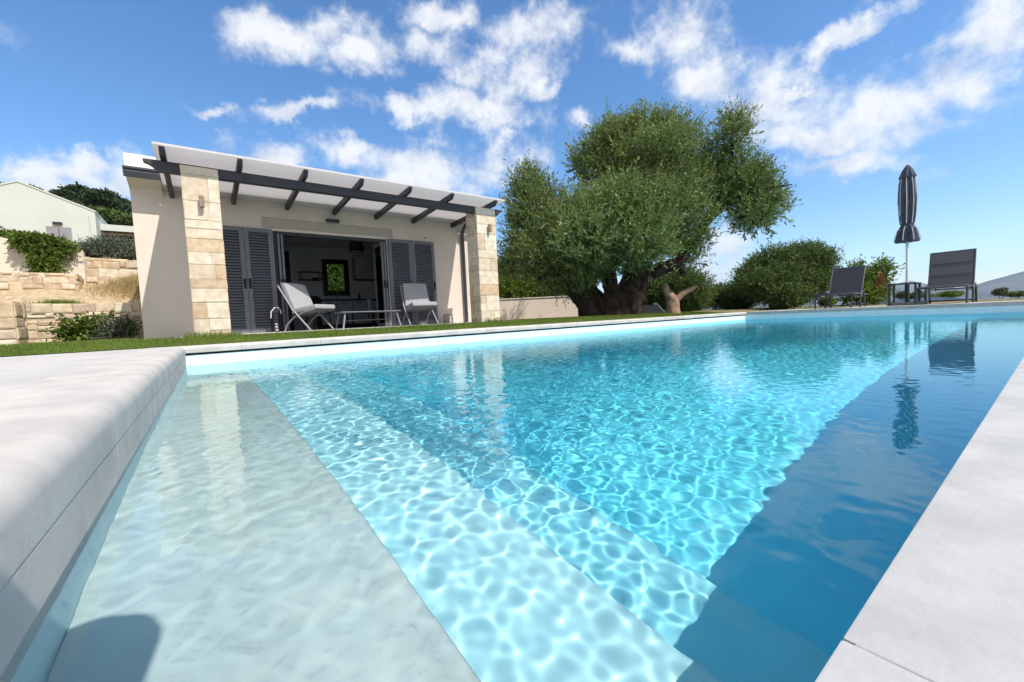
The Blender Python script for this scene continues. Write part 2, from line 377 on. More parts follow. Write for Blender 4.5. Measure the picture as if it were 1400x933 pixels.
def ridge(name, pts, D, depth, seed, mat):
    """a mountain ridge: silhouette points on the horizon, given a foot towards us and one behind"""
    rg = np.random.default_rng(seed); n = 90; mrows = 17
    px = np.linspace(pts[0][0], pts[-1][0], n); py = np.interp(px, [p[0] for p in pts], [p[1] for p in pts])
    top = np.array([at(a, b, D) for a, b in zip(px, py)])
    d = np.array([np.sin(YAW+0.45), np.cos(YAW+0.45), 0])
    V = []
    lam = rg.random((7, 2))
    for j in range(mrows):
        s = (j/(mrows-1))*2-1                       # -1 front foot, 0 crest, +1 back
        p = top + d*(s*depth); h = (1-abs(s))**1.15
        u = np.arange(n)/n
        q = sum(np.sin(u*2*np.pi*(2+3*k)+lam[k,0]*6.28 + s*(3+2*k)*lam[k,1]*2)/(2+k) for k in range(7))
        p[:,2] = -38 + (top[:,2]+38)*np.clip(h*(1+0.16*q*(1-h)*(abs(s) > 0.01)), 0, 1.0)
        V.append(p)
    V = np.array(V).reshape(-1, 3); i = np.arange(n*mrows).reshape(mrows, n)
    F = np.stack([i[:-1,:-1], i[:-1,1:], i[1:,1:], i[1:,:-1]], -1).reshape(-1, 4)
    return struct(np_mesh(name, V, F, mat, smooth=True))
m_mount = pmat('mountain_scrub', (0.06,0.07,0.065), (0.14,0.13,0.115), 0.004, 0.95, 0.0, detail=9)
ridge('mountain', [(1255,398),(1290,397),(1330,391),(1352,384),(1375,378),(1400,371),(1450,358),(1520,345),(1600,360)], 3000, 900, 3, m_mount)
ridge('mountain', [(1080,404),(1150,399),(1205,392),(1245,384),(1270,389),(1310,394),(1400,399)], 4600, 900, 5, m_mount)
ridge('mountain', [(880,414),(930,411),(985,409),(1040,410),(1100,409),(1180,405)], 5200, 900, 9, m_mount)

# ------------------------------------------------------------------ pool: basin, coping, decks
b = MB()
S0, S1, S2 = 0.285, 0.735, 1.21
Z0, Z1, Z2, Z3, Z4 = -0.23, -0.54, -0.92, -1.28, -1.80
prof = [(XL,0.06),(XL,Z0-0.02),(S0-0.012,Z0-0.02),(S0,Z0-0.032),(S0,Z1),(S1-0.012,Z1),(S1,Z1-0.012),(S1,Z2),(S2-0.012,Z2),(S2,Z2-0.012),(S2,Z3),(7,Z3-0.12),(XR,Z4),(XR,0.16)]
YW = YN-0.85                                        # the basin's near wall stands back under the overhanging ledge
vs = [(x, YW, z) for x, z in prof] + [(x, YF, z) for x, z in prof]; n = len(prof)
b.add(vs, [(i, i+1, n+i+1, n+i) for i in range(n-1)])
# the two long walls, each as quads under the profile
for y in (YW, YF):
    for i in range(n-1):
        (xa, za), (xb, zb) = prof[i], prof[i+1]
        if xb - xa < 1e-6: continue
        top = 0.003 if y == YW else 0.13
        b.add([(xa,y,za),(xb,y,zb),(xb,y,top),(xa,y,top)], [(0,1,2,3)])
basin = struct(b.build('pool_basin', m_basin, fixn=False))
basin.cycles.is_caustics_receiver = True
m = MB()
for (xa, xb, za, zb) in ((S0+0.003, S1, Z1, Z2), (S1+0.003, S2, Z2, Z3)):      # pale finish on the two lower treads
    e = 0.012; m.prism([(xa,za-0.05),(xa,za+0.004),(xb-e,za+0.004),(xb-e*0.3,za+0.004-e*0.3),(xb+0.002,za+0.004-e),(xb+0.002,za-0.05)], 'y', YW+0.002, YF-0.002)
steps = struct(m.build('pool_steps', m_steps)); steps.cycles.is_caustics_receiver = True
m = MB(); e = 0.010                                            # the top shelf, finished in a greyer plaster
sp = [(XL+0.001,Z0-0.018),(XL+0.001,Z0),(S0-e,Z0),(S0-e*0.3,Z0-e*0.3),(S0+0.0015,Z0-e),(S0+0.0015,Z0-0.018)]
m.prism(sp, 'y', YW+0.002, YF-0.002)
shelf = struct(m.build('pool_shelf', m_shelf)); shelf.cycles.is_caustics_receiver = True

def coping(name, p0, p1, inward, z0, z1, width=0.36, bull=0.05, drop=0.11, seg=0.95, over=0.03, below=0):
    p0, p1, inw = np.array(p0, float), np.array(p1, float), np.array(inward, float)
    L = np.linalg.norm(p1-p0); d = (p1-p0)/L; k = max(1, round(L/seg))
    prof = [(-width, -drop), (-width, 0)]
    prof.append((over-bull-0.012, 0))
    for a in np.linspace(90, 0, 13):
        prof.append((over-bull+bull*math.cos(math.radians(a)), -bull+bull*math.sin(math.radians(a))))
    prof += [(over, -drop+0.002), (over-0.0025, -drop), (over-0.0025, -drop-0.002), (over-0.001, -drop-0.004), (over-0.001, -drop-below)] if below else [(over, -drop+0.006), (over-0.006, -drop)]
    prof[0] = (-width, prof[-1][1])
    m = MB()
    for i in range(k):
        a, e = i*L/k+(0.0015 if i else 0), (i+1)*L/k-(0.0015 if i < k-1 else 0)
        dz = RNG.normal()*0.0008
        vs = []
        for s in (a, e):
            q = p0+d*s; zt = z0+(z1-z0)*s/L+dz
            vs += [(q[0]+inw[0]*u, q[1]+inw[1]*u, zt+v) for u, v in prof]
        n = len(prof)
        m.add(vs, [tuple(range(n-1,-1,-1)), tuple(range(n, 2*n))] + [(j, (j+1) % n, n+(j+1) % n, n+j) for j in range(n)])
    return struct(m.build(name, m_coping, smooth=35))
coping('pool_coping', (XL,-3.2), (XL,YF-0.031), (1,0), 0.180, 0.238, bull=0.055, drop=0.115, over=0.005, below=0.14)
coping('pool_coping', (XL-0.36,YF), (XR,YF), (0,-1), 0.238, 0.245, width=0.40, bull=0.035, drop=0.085)
coping('pool_coping', (XR,YF+0.40), (XR,-3.2), (-1,0), 0.247, 0.247, width=0.40, bull=0.012, drop=0.10, over=0.004)
# mortar bed under the copings
m = MB(); m.box(XL-0.34, XL-0.004, -3.2, YF, -0.4, 0.06); m.box(XL-0.34, XR+0.3, YF+0.004, YF+0.38, -0.4, 0.125); m.box(XR+0.004, XR+0.38, -3.2, YF+0.003, -0.4, 0.14)
struct(m.build('coping_bed', m_joint))
# decks
def sheet(name, x0, x1, y0, y1, zf, mat, nx=2, ny=2, thick=0.12):
    x = np.linspace(x0, x1, nx); y = np.linspace(y0, y1, ny); X, Y = np.meshgrid(x, y); Z = zf(X, Y)+0*X
    V = np.stack([X, Y, Z], -1).reshape(-1, 3); i = np.arange(nx*ny).reshape(ny, nx)
    F = np.stack([i[:-1,:-1], i[:-1,1:], i[1:,1:], i[1:,:-1]], -1).reshape(-1, 4)
    return struct(np_mesh(name, V, F, mat, smooth=True))
sheet('deck', -14, XL-0.361, -3.4, YF+0.40, lambda X, Y: 0.1755+(Y+3.2)*(0.058/9.5), m_deck, 8, 8)
m = MB(); m.box(-14.2, XL-0.37, YF+0.401, YF+0.44, 0.0, 0.24)
sheet('deck', XR+0.401, 17.6, -3.2, YF+0.40, lambda X, Y: 0.243, m_deck, 4, 4)
# the low overflow ledge at water level, in slabs with joints
m = MB(); x = XL-0.0
gapm = MB()
jx = [XL+0.002]+[0.53+2.7*k for k in range(5)]+[XR]
for a, c in zip(jx[:-1], jx[1:]):
    gapm.box(c-0.01, c+0.01, YN-1.45, YN-0.012, 0.0045, 0.0166)
    for (ya, yc) in ((YN-1.45, YN), (YN-3.2, YN-1.453)):
        dz = RNG.normal()*0.0012
        m.box(a+0.0012, c-0.0012, ya, yc, 0.0045, 0.0185+dz)
struct(gapm.build('ledge_grout', m_grout))
struct(m.build('pool_ledge', m_ledge, bevel=0.004, seg=2, smooth=35))
m = MB(); m.box(XL, XR, YN-3.2, YW-0.012, -0.5, 0.003); struct(m.build('ledge_bed', m_joint))

# ------------------------------------------------------------------ water
def waves(X, Y):
    rg = np.random.default_rng(21); Z = np.zeros_like(X)
    for k in range(84):
        lam = 0.035*(0.115/0.035)**(rg.random()**0.95)
        th = rg.random()*2*np.pi; ph = rg.random()*2*np.pi
        kx, ky = 2*np.pi/lam*np.cos(th), 2*np.pi/lam*np.sin(th)
        Z += 0.000080*(lam/0.1)**1.15*np.sin(kx*X+ky*Y+ph)
    for k in range(10):                       # longer breeze ripples running along the pool
        lam = 0.09+0.10*rg.random(); th = 2.2+0.5*rg.normal(); ph = rg.random()*6.28
        Z += 0.00013*(lam/0.13)*np.sin(2*np.pi/lam*(np.cos(th)*X+np.sin(th)*Y)+ph)
    env = 0.45+0.55*sst(Y, 0.2, 2.2)
    env = env*(0.85+0.3*np.sin(X*0.9+1.0)*np.sin(Y*1.1+0.5)) * (0.40+0.60*sst(X, 0.15, 0.7))*(1-0.28*sst(X, 1.0, 2.0))
    return Z*env
xw = [XL]; 
while xw[-1] < XR+0.5: xw.append(xw[-1]+(0.0042 if xw[-1] < 0.32 else 0.0055+0.0008*xw[-1]))
xw = np.array(xw)
yw = np.concatenate([np.linspace(YW-0.005, 2.2, 560), np.linspace(2.206, YF, 460)])   # the sheet runs on under the overflow ledge
X, Y = np.meshgrid(xw, yw); Z = waves(X, Y)
V = np.stack([X, Y, Z], -1).reshape(-1, 3); i = np.arange(X.size).reshape(X.shape)
F = np.stack([i[:-1,:-1], i[:-1,1:], i[1:,1:], i[1:,:-1]], -1).reshape(-1, 4)
m_water = bpy.data.materials.new('water_surface'); m_water.use_nodes = True; t = NT(m_water.node_tree); t.n.clear()
g = t.node('ShaderNodeBsdfGlass'); g.inputs['Roughness'].default_value = 0.0; g.inputs['IOR'].default_value = 1.33
o_ = t.node('ShaderNodeOutputMaterial'); t.l.new(g.outputs[0], o_.inputs[0])
water = struct(np_mesh('water', V, F, m_water, smooth=True))
water.cycles.is_caustics_caster = True
m_wbody = bpy.data.materials.new('water_absorption'); m_wbody.use_nodes = True; t = NT(m_wbody.node_tree); t.n.clear()
va = t.node('ShaderNodeVolumeAbsorption'); va.inputs[0].default_value = (0.0, 0.885, 0.998, 1); va.inputs[1].default_value = 0.78
o_ = t.node('ShaderNodeOutputMaterial'); t.l.new(va.outputs[0], o_.inputs[1])
m = MB(); m.box(XL-0.05, XR+0.55, YW-0.008, YF+0.05, -2.4, 0.0125)
wb = m.build('water_body', m_wbody, parent=water); wb['kind'] = 'structure'

# ------------------------------------------------------------------ lawn
def grid_on(name, x0, x1, y0, y1, step, mat, dz, mask=None):
    x = np.linspace(x0, x1, max(2, int((x1-x0)/step))); y = np.linspace(y0, y1, max(2, int((y1-y0)/step)))
    X, Y = np.meshgrid(x, y); V = np.stack([X, Y, hgt(X, Y)+dz], -1).reshape(-1, 3); i = np.arange(X.size).reshape(X.shape)
    F = np.stack([i[:-1,:-1], i[:-1,1:], i[1:,1:], i[1:,:-1]], -1).reshape(-1, 4)
    return struct(np_mesh(name, V, F, mat, smooth=True))
grid_on('lawn', -12, 14.3, YF+0.405, 11.7, 0.25, m_lawnsoil, 0.010)
def blades(areas, rg, hmin=0.018, hmax=0.042, wd=0.0042):
    P = []
    for (x0, x1, y0, y1, dens) in areas:
        k = int((x1-x0)*(y1-y0)*dens); P.append(np.stack([x0+(x1-x0)*rg.random(k), y0+(y1-y0)*rg.random(k)], -1))
    P = np.concatenate(P); k = len(P); z = hgt(P[:,0], P[:,1])+0.008
    h = hmin+(hmax-hmin)*rg.random(k)**1.3; h *= 0.75+0.5*(np.sin(P[:,0]*2.3)*np.sin(P[:,1]*3.1+P[:,0])*0.5+0.5)
    a = rg.random(k)*6.283; w2 = wd*(0.7+0.6*rg.random(k)); lean = h*0.55*rg.random(k); b2 = rg.random(k)*6.283
    base = np.stack([P[:,0], P[:,1], z], -1); sd = np.stack([np.cos(a), np.sin(a), 0*a], -1)*w2[:,None]
    tip = base+np.stack([np.cos(b2)*lean, np.sin(b2)*lean, h], -1)
    V = np.stack([base-sd, base+sd, tip], 1).reshape(-1, 3)
    return V, np.arange(3*k).reshape(-1, 3)
rg = np.random.default_rng(11)
V, F = blades([(-6.5,13.9,YF+0.41,7.75,3000),(-6.5,-0.9,7.75,11.4,1700),(5.7,12.5,7.75,10.2,1500)], rg)
stuff(np_mesh('grass', V, F, m_grass), 'short green lawn along the house side of the pool', 'grass')
V, F = blades([(-0.25,0.45,7.50,7.74,2600),(4.95,5.45,7.5,7.74,1800)], rg, 0.06, 0.13, 0.005)
stuff(np_mesh('long_grass', V, F, m_grass), 'longer grass tufts at the feet of the stone pillars', 'grass')
# ------------------------------------------------------------------ the house
HX0, HX1, HY, HB = -0.87, 6.20, 9.60, 14.20
DX0, DX1, DZ0, DZ1 = 1.22, 3.56, 0.345, 2.40
house = thing('house', 'low beige rendered house with open folding doors and dark louvred shutters', 'house', (2.6, HY, 0.30))
hb = (2.6, HY, 0.30)
def hp(mb, name, mat, par=None, **k): return mb.build(name, mat, par or house, base=hb, **k)
m = MB()                                                     # outer walls, butted round the openings
m.box(HX0, DX0, HY, HY+0.25, 0.1, 3.0); m.box(DX1, HX1, HY, HY+0.25, 0.1, 3.0); m.box(DX0, DX1, HY, HY+0.25, DZ1, 3.0)
m.box(HX0, HX0+0.25, HY+0.25, HB, 0.1, 3.0); m.box(HX1-0.25, HX1, HY+0.25, HB, 0.1, 3.0)
wx0, wx1, wz0, wz1 = 3.10, 3.80, 1.45, 2.50
m.box(HX0+0.25, wx0, HB-0.25, HB, 0.1, 3.0); m.box(wx1, HX1-0.25, HB-0.25, HB, 0.1, 3.0)
m.box(wx0, wx1, HB-0.25, HB, 0.1, wz0); m.box(wx0, wx1, HB-0.25, HB, wz1, 3.0)
hp(m, 'wall', m_plaster)
m = MB()                                                     # room lining
m.box(HX0+0.252, wx0-0.002, HB-0.27, HB-0.252, 0.36, 2.9); m.box(wx1+0.002, HX1-0.252, HB-0.27, HB-0.252, 0.36, 2.9)
m.box(wx0-0.002, wx1+0.002, HB-0.27, HB-0.252, 0.36, wz0-0.002); m.box(wx0-0.002, wx1+0.002, HB-0.27, HB-0.252, wz1+0.002, 2.9)
m.box(0.75, 0.85, HY+0.252, HB-0.272, 0.36, 2.9); m.box(5.30, 5.40, HY+0.252, HB-0.272, 0.36, 2.9)
hp(m, 'interior_wall', m_inner)
m = MB(); m.box(HX0+0.252, HX1-0.252, HY+0.252, HB-0.252, 2.902, 2.96); hp(m, 'ceiling', m_inner)
m_floor = pmat('floor_tile', (0.30,0.28,0.26), (0.25,0.235,0.22), 2, 0.5, 0.4)
m = MB(); m.box(HX0+0.252, HX1-0.252, HY+0.252, HB-0.252, 0.30, 0.352); hp(m, 'floor', m_floor)
m = MB(); m.box(DX0, DX1, HY-0.03, HY+0.24, 0.30, DZ0); hp(m, 'threshold', m_lintel, bevel=0.005)
# roof: white fascia with a dark gutter and a coved soffit under it
m = MB()
poly = [(9.22,3.185),(9.22,3.40),(9.50,3.47),(HB+0.25,3.60),(HB+0.25,3.185)]
m.prism(poly, 'x', HX0-0.012, HX1+0.012)
m.box(HX0-0.004, HX1+0.004, HY-0.05, HB+0.1, 3.002, 3.183)
hp(m, 'roof', m_white, bevel=0.008)
m = MB(); m.prism([(HY-0.055,3.002),(9.235,3.095),(9.235,3.02),(HY-0.05,2.93),(HY-0.002,2.84),(HY-0.002,3.0)], 'x', HX0-0.003, -0.44); hp(m, 'soffit', m_plaster, smooth=40)
m = MB(); m.prism([(9.205,3.02),(9.175,3.10),(9.175,3.12),(9.195,3.13),(9.165,3.15),(9.165,3.18),(9.218,3.182),(9.232,3.02)], 'x', HX0-0.03, HX1+0.02); hp(m, 'gutter', m_frame)
m = MB(); m.box(1.05, 3.72, HY-0.018, HY-0.002, 2.455, 2.655); hp(m, 'lintel', m_lintel, bevel=0.006)
m = MB(); m.tube([(5.60,9.24,3.02),(5.60,9.26,2.92),(5.60,9.44,2.80),(5.60,9.52,2.70),(5.60,9.52,0.36)], 0.042, 12); hp(m, 'downpipe', m_frame, smooth=60)
# door frame, the folded glass leaves, the shutters
m = MB(); m.box(DX0+0.001, DX0+0.07, HY+0.02, HY+0.14, DZ0, DZ1); m.box(DX1-0.07, DX1-0.001, HY+0.02, HY+0.14, DZ0, DZ1); m.box(DX0+0.07, DX1-0.07, HY+0.02, HY+0.14, DZ1-0.07, DZ1-0.001)
hp(m, 'door_frame', m_dark2, bevel=0.004)
m_glass = bpy.data.materials.new('glass'); m_glass.use_nodes = True; t = NT(m_glass.node_tree); t.n.clear()
tr = t.node('ShaderNodeBsdfTransparent'); tr.inputs[0].default_value = (0.82, 0.86, 0.88, 1); gl = t.node('ShaderNodeBsdfGlossy'); gl.inputs['Roughness'].default_value = 0.02
fr = t.node('ShaderNodeFresnel'); fr.inputs[0].default_value = 1.5; ms = t.node('ShaderNodeMixShader'); t.l.new(fr.outputs[0], ms.inputs[0]); t.l.new(tr.outputs[0], ms.inputs[1]); t.l.new(gl.outputs[0], ms.inputs[2])
oo = t.node('ShaderNodeOutputMaterial'); t.l.new(ms.outputs[0], oo.inputs[0])
for x in (DX0+0.085, DX0+0.145, DX1-0.145, DX1-0.085):
    y0, y1 = HY-0.10, HY+0.48
    f = MB()
    f.box(x-0.02, x+0.02, y0, y0+0.06, DZ0+0.01, DZ1-0.08); f.box(x-0.02, x+0.02, y1-0.06, y1, DZ0+0.01, DZ1-0.08)
    f.box(x-0.02, x+0.02, y0+0.06, y1-0.06, DZ0+0.01, DZ0+0.09); f.box(x-0.02, x+0.02, y0+0.06, y1-0.06, DZ1-0.15, DZ1-0.08)
    fo = hp(f, 'glass_door', m_dark, bevel=0.004)
    p = MB(); p.box(x-0.004, x+0.004, y0+0.06, y1-0.06, DZ0+0.09, DZ1-0.15); hp(p, 'pane', m_glass, fo)
    h = MB(); h.bar((x, y0-0.03, 1.25), (x, y0-0.03, 1.42), 0.018, 0.02); h.bar((x, y0+0.01, 1.33), (x, y0-0.03, 1.33), 0.018, 0.018); hp(h, 'handle', m_black, fo)
def shutter(x0, x1, handle_x):
    z0, z1, ya, yb = DZ0-0.003, 2.415, HY-0.058, HY-0.010
    f = MB(); st = 0.075
    f.box(x0, x0+st, ya, yb, z0, z1); f.box(x1-st, x1, ya, yb, z0, z1)
    f.box(x0+st, x1-st, ya, yb, z0, z0+0.10); f.box(x0+st, x1-st, ya, yb, z1-0.08, z1)
    n = 34
    for k in range(n):
        z = z0+0.10+(k+0.5)*(z1-z0-0.18)/n
        f.obox(((x0+x1)/2, (ya+yb)/2, z), (x1-x0-2*st, 0.056, 0.009), Matrix.Rotation(math.radians(-42), 3, 'X').inverted())
    so = hp(f, 'shutter', m_dark)
    h = MB(); h.box(handle_x-0.012, handle_x+0.012, ya-0.03, ya-0.005, 1.24, 1.40); h.box(handle_x-0.02, handle_x+0.02, ya-0.006, ya-0.001, 1.22, 1.42); hp(h, 'latch', m_black, so, bevel=0.003)
    bk = MB(); bk.box(x0+st, x1-st, yb-0.006, yb-0.002, z0+0.1, z1-0.08); hp(bk, 'backing', m_dark2, so)
shutter(0.12, 0.715, 0.68); shutter(0.722, 1.205, 0.765); shutter(3.585, 4.165, 4.13); shutter(4.172, 4.765, 4.73)
# back window
f = MB(); fw = 0.13
f.box(wx0-0.05, wx0+fw-0.03, HB-0.30, HB-0.20, wz0-0.05, wz1+0.05); f.box(wx1-fw+0.03, wx1+0.05, HB-0.30, HB-0.20, wz0-0.05, wz1+0.05)
f.box(wx0+fw-0.03, wx1-fw+0.03, HB-0.30, HB-0.20, wz0-0.05, wz0+fw-0.03); f.box(wx0+fw-0.03, wx1-fw+0.03, HB-0.30, HB-0.20, wz1-fw+0.03, wz1+0.05)
wf = hp(f, 'window', m_black, bevel=0.004)
p = MB(); p.box(wx0+fw-0.03, wx1-fw+0.03, HB-0.235, HB-0.23, wz0+fw-0.03, wz1-fw+0.03); hp(p, 'pane', m_glass, wf)
# an inner doorway on the room's back wall
m = MB(); m.box(1.62, 2.16, HB-0.285, HB-0.274, 0.36, 2.72); hp(m, 'inner_door', m_black)

# things in the room
def single(name, mb, mat, label, cat, base, group=None, **k):
    return tag(mb.build(name, mat, base=base, **k), label, cat, group)
t_ = thing('pendant_lamp', 'black drum pendant lamp hanging inside above the kitchen', 'lamp', (3.58, 12.0, 2.9))
m = MB(); m.lathe([(0.17,-0.12),(0.21,-0.41),(0.203,-0.41),(0.163,-0.125)], 28); m.build('shade', m_black, t_, smooth=40)
m = MB(); m.lathe([(0.0,-0.385),(0.20,-0.385),(0.20,-0.38),(0.0,-0.38)], 28); m.build('diffuser', m_white, t_)
m = MB(); m.tube([(0,0,0),(0,0,-0.12)], 0.006, 8); m.lathe([(0.05,-0.025),(0.05,0)], 16); m.build('cord', m_black, t_)
m_cab = pmat('cabinet_front', (0.40,0.42,0.42), (0.37,0.39,0.39), 3, 0.5, 0.4)
t_ = thing('wall_cabinet', 'pale wall cupboard beside the inner window', 'cupboard', (4.35, 13.90, 1.88))
for i in range(2):
    m = MB(); x = -0.38+i*0.39; m.box(x, x+0.375, -0.37, -0.35, 0.035, 0.73); m.build('door', m_cab, t_, bevel=0.004)
m = MB(); m.box(-0.385, 0.40, -0.348, 0.0, 0.03, 0.735); m.build('carcass', m_cab, t_)
m = MB(); m.box(-0.37, 0.38, -0.34, -0.02, 0.0, 0.028); m.build('range_hood', m_black, t_)
t_ = thing('kitchen_counter', 'grey kitchen base units with dark worktop against the back wall', 'kitchen counter', (3.75, 13.90, 0.352))
for i in range(3):
    x = -0.95+i*0.47; m = MB(); m.box(x, x+0.455, -0.62, -0.60, 0.12, 0.84); m.build('door', m_cab, t_, bevel=0.004)
    m = MB(); m.box(x+0.13, x+0.32, -0.635, -0.622, 0.775, 0.79); m.build('handle', m_black, t_)
for i in range(3):
    m = MB(); m.box(0.47, 0.96, -0.62, -0.60, 0.12+i*0.243, 0.35+i*0.243); m.build('drawer', m_cab, t_, bevel=0.004)
m = MB(); m.box(-0.96, 1.50, -0.598, 0.0, 0.12, 0.85); m.build('carcass', m_dark2, t_)
m = MB(); m.box(-0.98, 1.52, -0.65, 0.0, 0.852, 0.89); m.build('worktop', m_black, t_, bevel=0.004)
m = MB(); m.box(-0.95, 1.50, -0.56, 0.0, 0.0, 0.118); m.build('plinth', m_black, t_)
m = MB(); m.tube([(-0.35,-0.15,0.89),(-0.35,-0.15,1.10),(-0.35,-0.20,1.17),(-0.35,-0.30,1.17),(-0.35,-0.34,1.10)], 0.013, 10); m.build('tap', m_alu, t_, smooth=60)
m = MB(); m.lathe([(0.036,0),(0.038,0.14),(0.018,0.19),(0.014,0.23)], 16)
single('bottle', m, m_black, 'small dark bottle on the kitchen worktop', 'bottle', None, smooth=50).location = (4.05, 13.62, 1.243)
t_ = thing('wall_shelf', 'small black wire shelf on the inner wall left of the window', 'shelf', (2.67, 13.93, 1.86))
m = MB(); m.box(-0.32, 0.32, -0.20, 0, 0.0, 0.022); m.build('board', m_black, t_)
m = MB()
for x in (-0.32, -0.25, 0.25, 0.32):
    m.tube([(x,-0.20,0.0),(x,-0.20,0.25),(x,0,0.25)], 0.009, 6)
m.tube([(-0.33,-0.20,0.25),(0.33,-0.20,0.25)], 0.011, 6); m.tube([(-0.33,-0.005,0.25),(0.33,-0.005,0.25)], 0.011, 6)
m.build('rail', m_black, t_)
m = MB(); m.lathe([(0.05,0),(0.085,0.03),(0.09,0.06),(0.05,0.065)], 16); single('bowl', m, m_black, 'dark bowl standing on the wire wall shelf', 'bowl', None, smooth=50).location = (2.82, 13.83, 1.884)
t_ = thing('dining_chair', 'dark rounded shell chair inside behind the pale armchair', 'chair', (2.45, 12.0, 0.352), 0.3)
m = MB(); m.prism([(-0.24,0.43),(0.24,0.43),(0.27,0.60),(0.22,0.86),(0.10,0.92),(-0.10,0.92),(-0.22,0.86),(-0.27,0.60)], 'y', 0.18, 0.22); m.build('backrest', m_black, t_, bevel=0.015, seg=2)
m = MB(); m.box(-0.25, 0.25, -0.24, 0.20, 0.42, 0.46); m.build('seat', m_black, t_, bevel=0.015, seg=2)
for sx in (-1, 1):
    for sy in (-1, 1):
        m = MB(); m.tube([(sx*0.19, sy*0.17, 0.43), (sx*0.25, sy*0.24, 0)], 0.015, 8); m.build('leg', m_black, t_)
m = MB(); m.lathe([(0.085,0),(0.085,0.33),(0.08,0.36),(0.035,0.38),(0.035,0.42)], 20)
m_blue = pmat('blue_plastic', (0.30,0.38,0.44), (0.26,0.33,0.39), 5, 0.25, 0.5)
t_ = thing('dining_table', 'low dark side table inside the doorway carrying a pale blue canister', 'table', (3.72, 12.1, 0.352))
q = MB(); q.box(-0.45, 0.35, -0.3, 0.3, 0.40, 0.43); q.build('tabletop', m_black, t_, bevel=0.004)
for sx, sy in ((-0.42,-0.27),(0.32,-0.27),(-0.42,0.27),(0.32,0.27)):
    q = MB(); q.box(sx-0.02, sx+0.02, sy-0.02, sy+0.02, 0, 0.398); q.build('leg', m_black, t_)
single('canister', m, m_blue, 'pale blue canister standing just inside the doorway', 'canister', None, smooth=50).location = (3.86, 12.05, 0.784)

# ------------------------------------------------------------------ pergola
PB = (2.6, 7.75, 0.30)
perg = thing('pergola', 'white roofed pergola on two stone pillars with dark beam and rafters', 'pergola', PB)
def pp(mb, name, mat, par=None, **k): return mb.build(name, mat, par or perg, base=PB, **k)
CX0, CX1, CY0, CY1 = -0.415, 5.56, 7.50, 9.56
def cz(y): return 3.020-0.075*(y-CY0)/(CY1-CY0)
m_canopy = bpy.data.materials.new('canopy_panel'); m_canopy.use_nodes = True; t = NT(m_canopy.node_tree)
pb_ = t.n['Principled BSDF']; pb_.inputs['Base Color'].default_value = (0.82,0.80,0.80,1); pb_.inputs['Roughness'].default_value = 0.7
trn = t.node('ShaderNodeBsdfTranslucent'); trn.inputs[0].default_value = (0.80,0.77,0.77,1); ms = t.node('ShaderNodeMixShader'); ms.inputs[0].default_value = 0.55
t.l.new(pb_.outputs[0], ms.inputs[1]); t.l.new(trn.outputs[0], ms.inputs[2]); t.l.new(ms.outputs[0], t.n['Material Output'].inputs[0])
RX = [-0.315+0.915*k for k in range(6)]+[5.34]
m = MB(); m.add([(CX0,CY0,cz(CY0)),(CX1,CY0,cz(CY0)),(CX1,CY1,cz(CY1)),(CX0,CY1,cz(CY1))]+[(CX0,CY0,cz(CY0)+0.028),(CX1,CY0,cz(CY0)+0.028),(CX1,CY1,cz(CY1)+0.028),(CX0,CY1,cz(CY1)+0.028)], [(3,2,1,0),(4,5,6,7),(0,1,5,4),(1,2,6,5),(2,3,7,6),(3,0,4,7)])
pp(m, 'roof_panel', m_canopy)
for x in RX:
    m = MB(); h = 0.105
    y0, y1 = CY0+0.035, HY-0.004
    z0, z1 = cz(y0)-0.002, cz(y1)-0.002
    # curved nose at the front end
    poly = [(y0,z0),(y0,z0-0.045),(y0+0.03,z0-0.06),(y0+0.05,z0-0.088),(y0+0.09,z0-h),(y1,z1-h),(y1,z1)]
    m.prism(poly, 'x', x-0.034, x+0.034); pp(m, 'rafter', m_rafter, bevel=0.003)
m = MB(); bz0, bz1 = 2.755, 2.900; xa, xb = CX0-0.13, CX1+0.13
m.prism([(xa,bz1),(xa,bz1-0.035),(xa+0.05,bz1-0.05),(xa+0.10,bz1-0.085),(xa+0.13,bz0+0.02),(xa+0.16,bz0),(xb-0.16,bz0),(xb-0.13,bz0+0.02),(xb-0.10,bz1-0.085),(xb-0.05,bz1-0.05),(xb,bz1-0.035),(xb,bz1)], 'y', 7.80, 7.92)
pp(m, 'beam', m_rafter, bevel=0.003)

def stone(mb, o, du, dv, dn, u0, u1, v0, v1, lift, rg, ch=0.012):
    """one pillow-faced stone on a face: o + u*du + v*dv, standing lift proud along dn"""
    j = lambda s=0.004: rg.normal()*s
    o, du, dv, dn = map(np.array, (o, du, dv, dn))
    P = lambda u, v, n: tuple(o+du*u+dv*v+dn*n)
    g = 0.004
    bk = [(u0+g,v0+g),(u1-g,v0+g),(u1-g,v1-g),(u0+g,v1-g)]
    c = min(ch, (u1-u0)*0.25, (v1-v0)*0.25)
    ft = [(u0+g+c+j(),v0+g+c+j()),(u1-g-c+j(),v0+g+c+j()),(u1-g-c+j(),v1-g-c+j()),(u0+g+c+j(),v1-g-c+j())]
    vs = [P(u, v, 0) for u, v in bk]+[P(u, v, lift*0.75) for u, v in bk]+[P(u, v, lift+j(0.002)) for u, v in ft]
    mb.add(vs, [(0,1,5,4),(1,2,6,5),(2,3,7,6),(3,0,4,7),(4,5,9,8),(5,6,10,9),(6,7,11,10),(7,4,8,11),(8,9,10,11)])
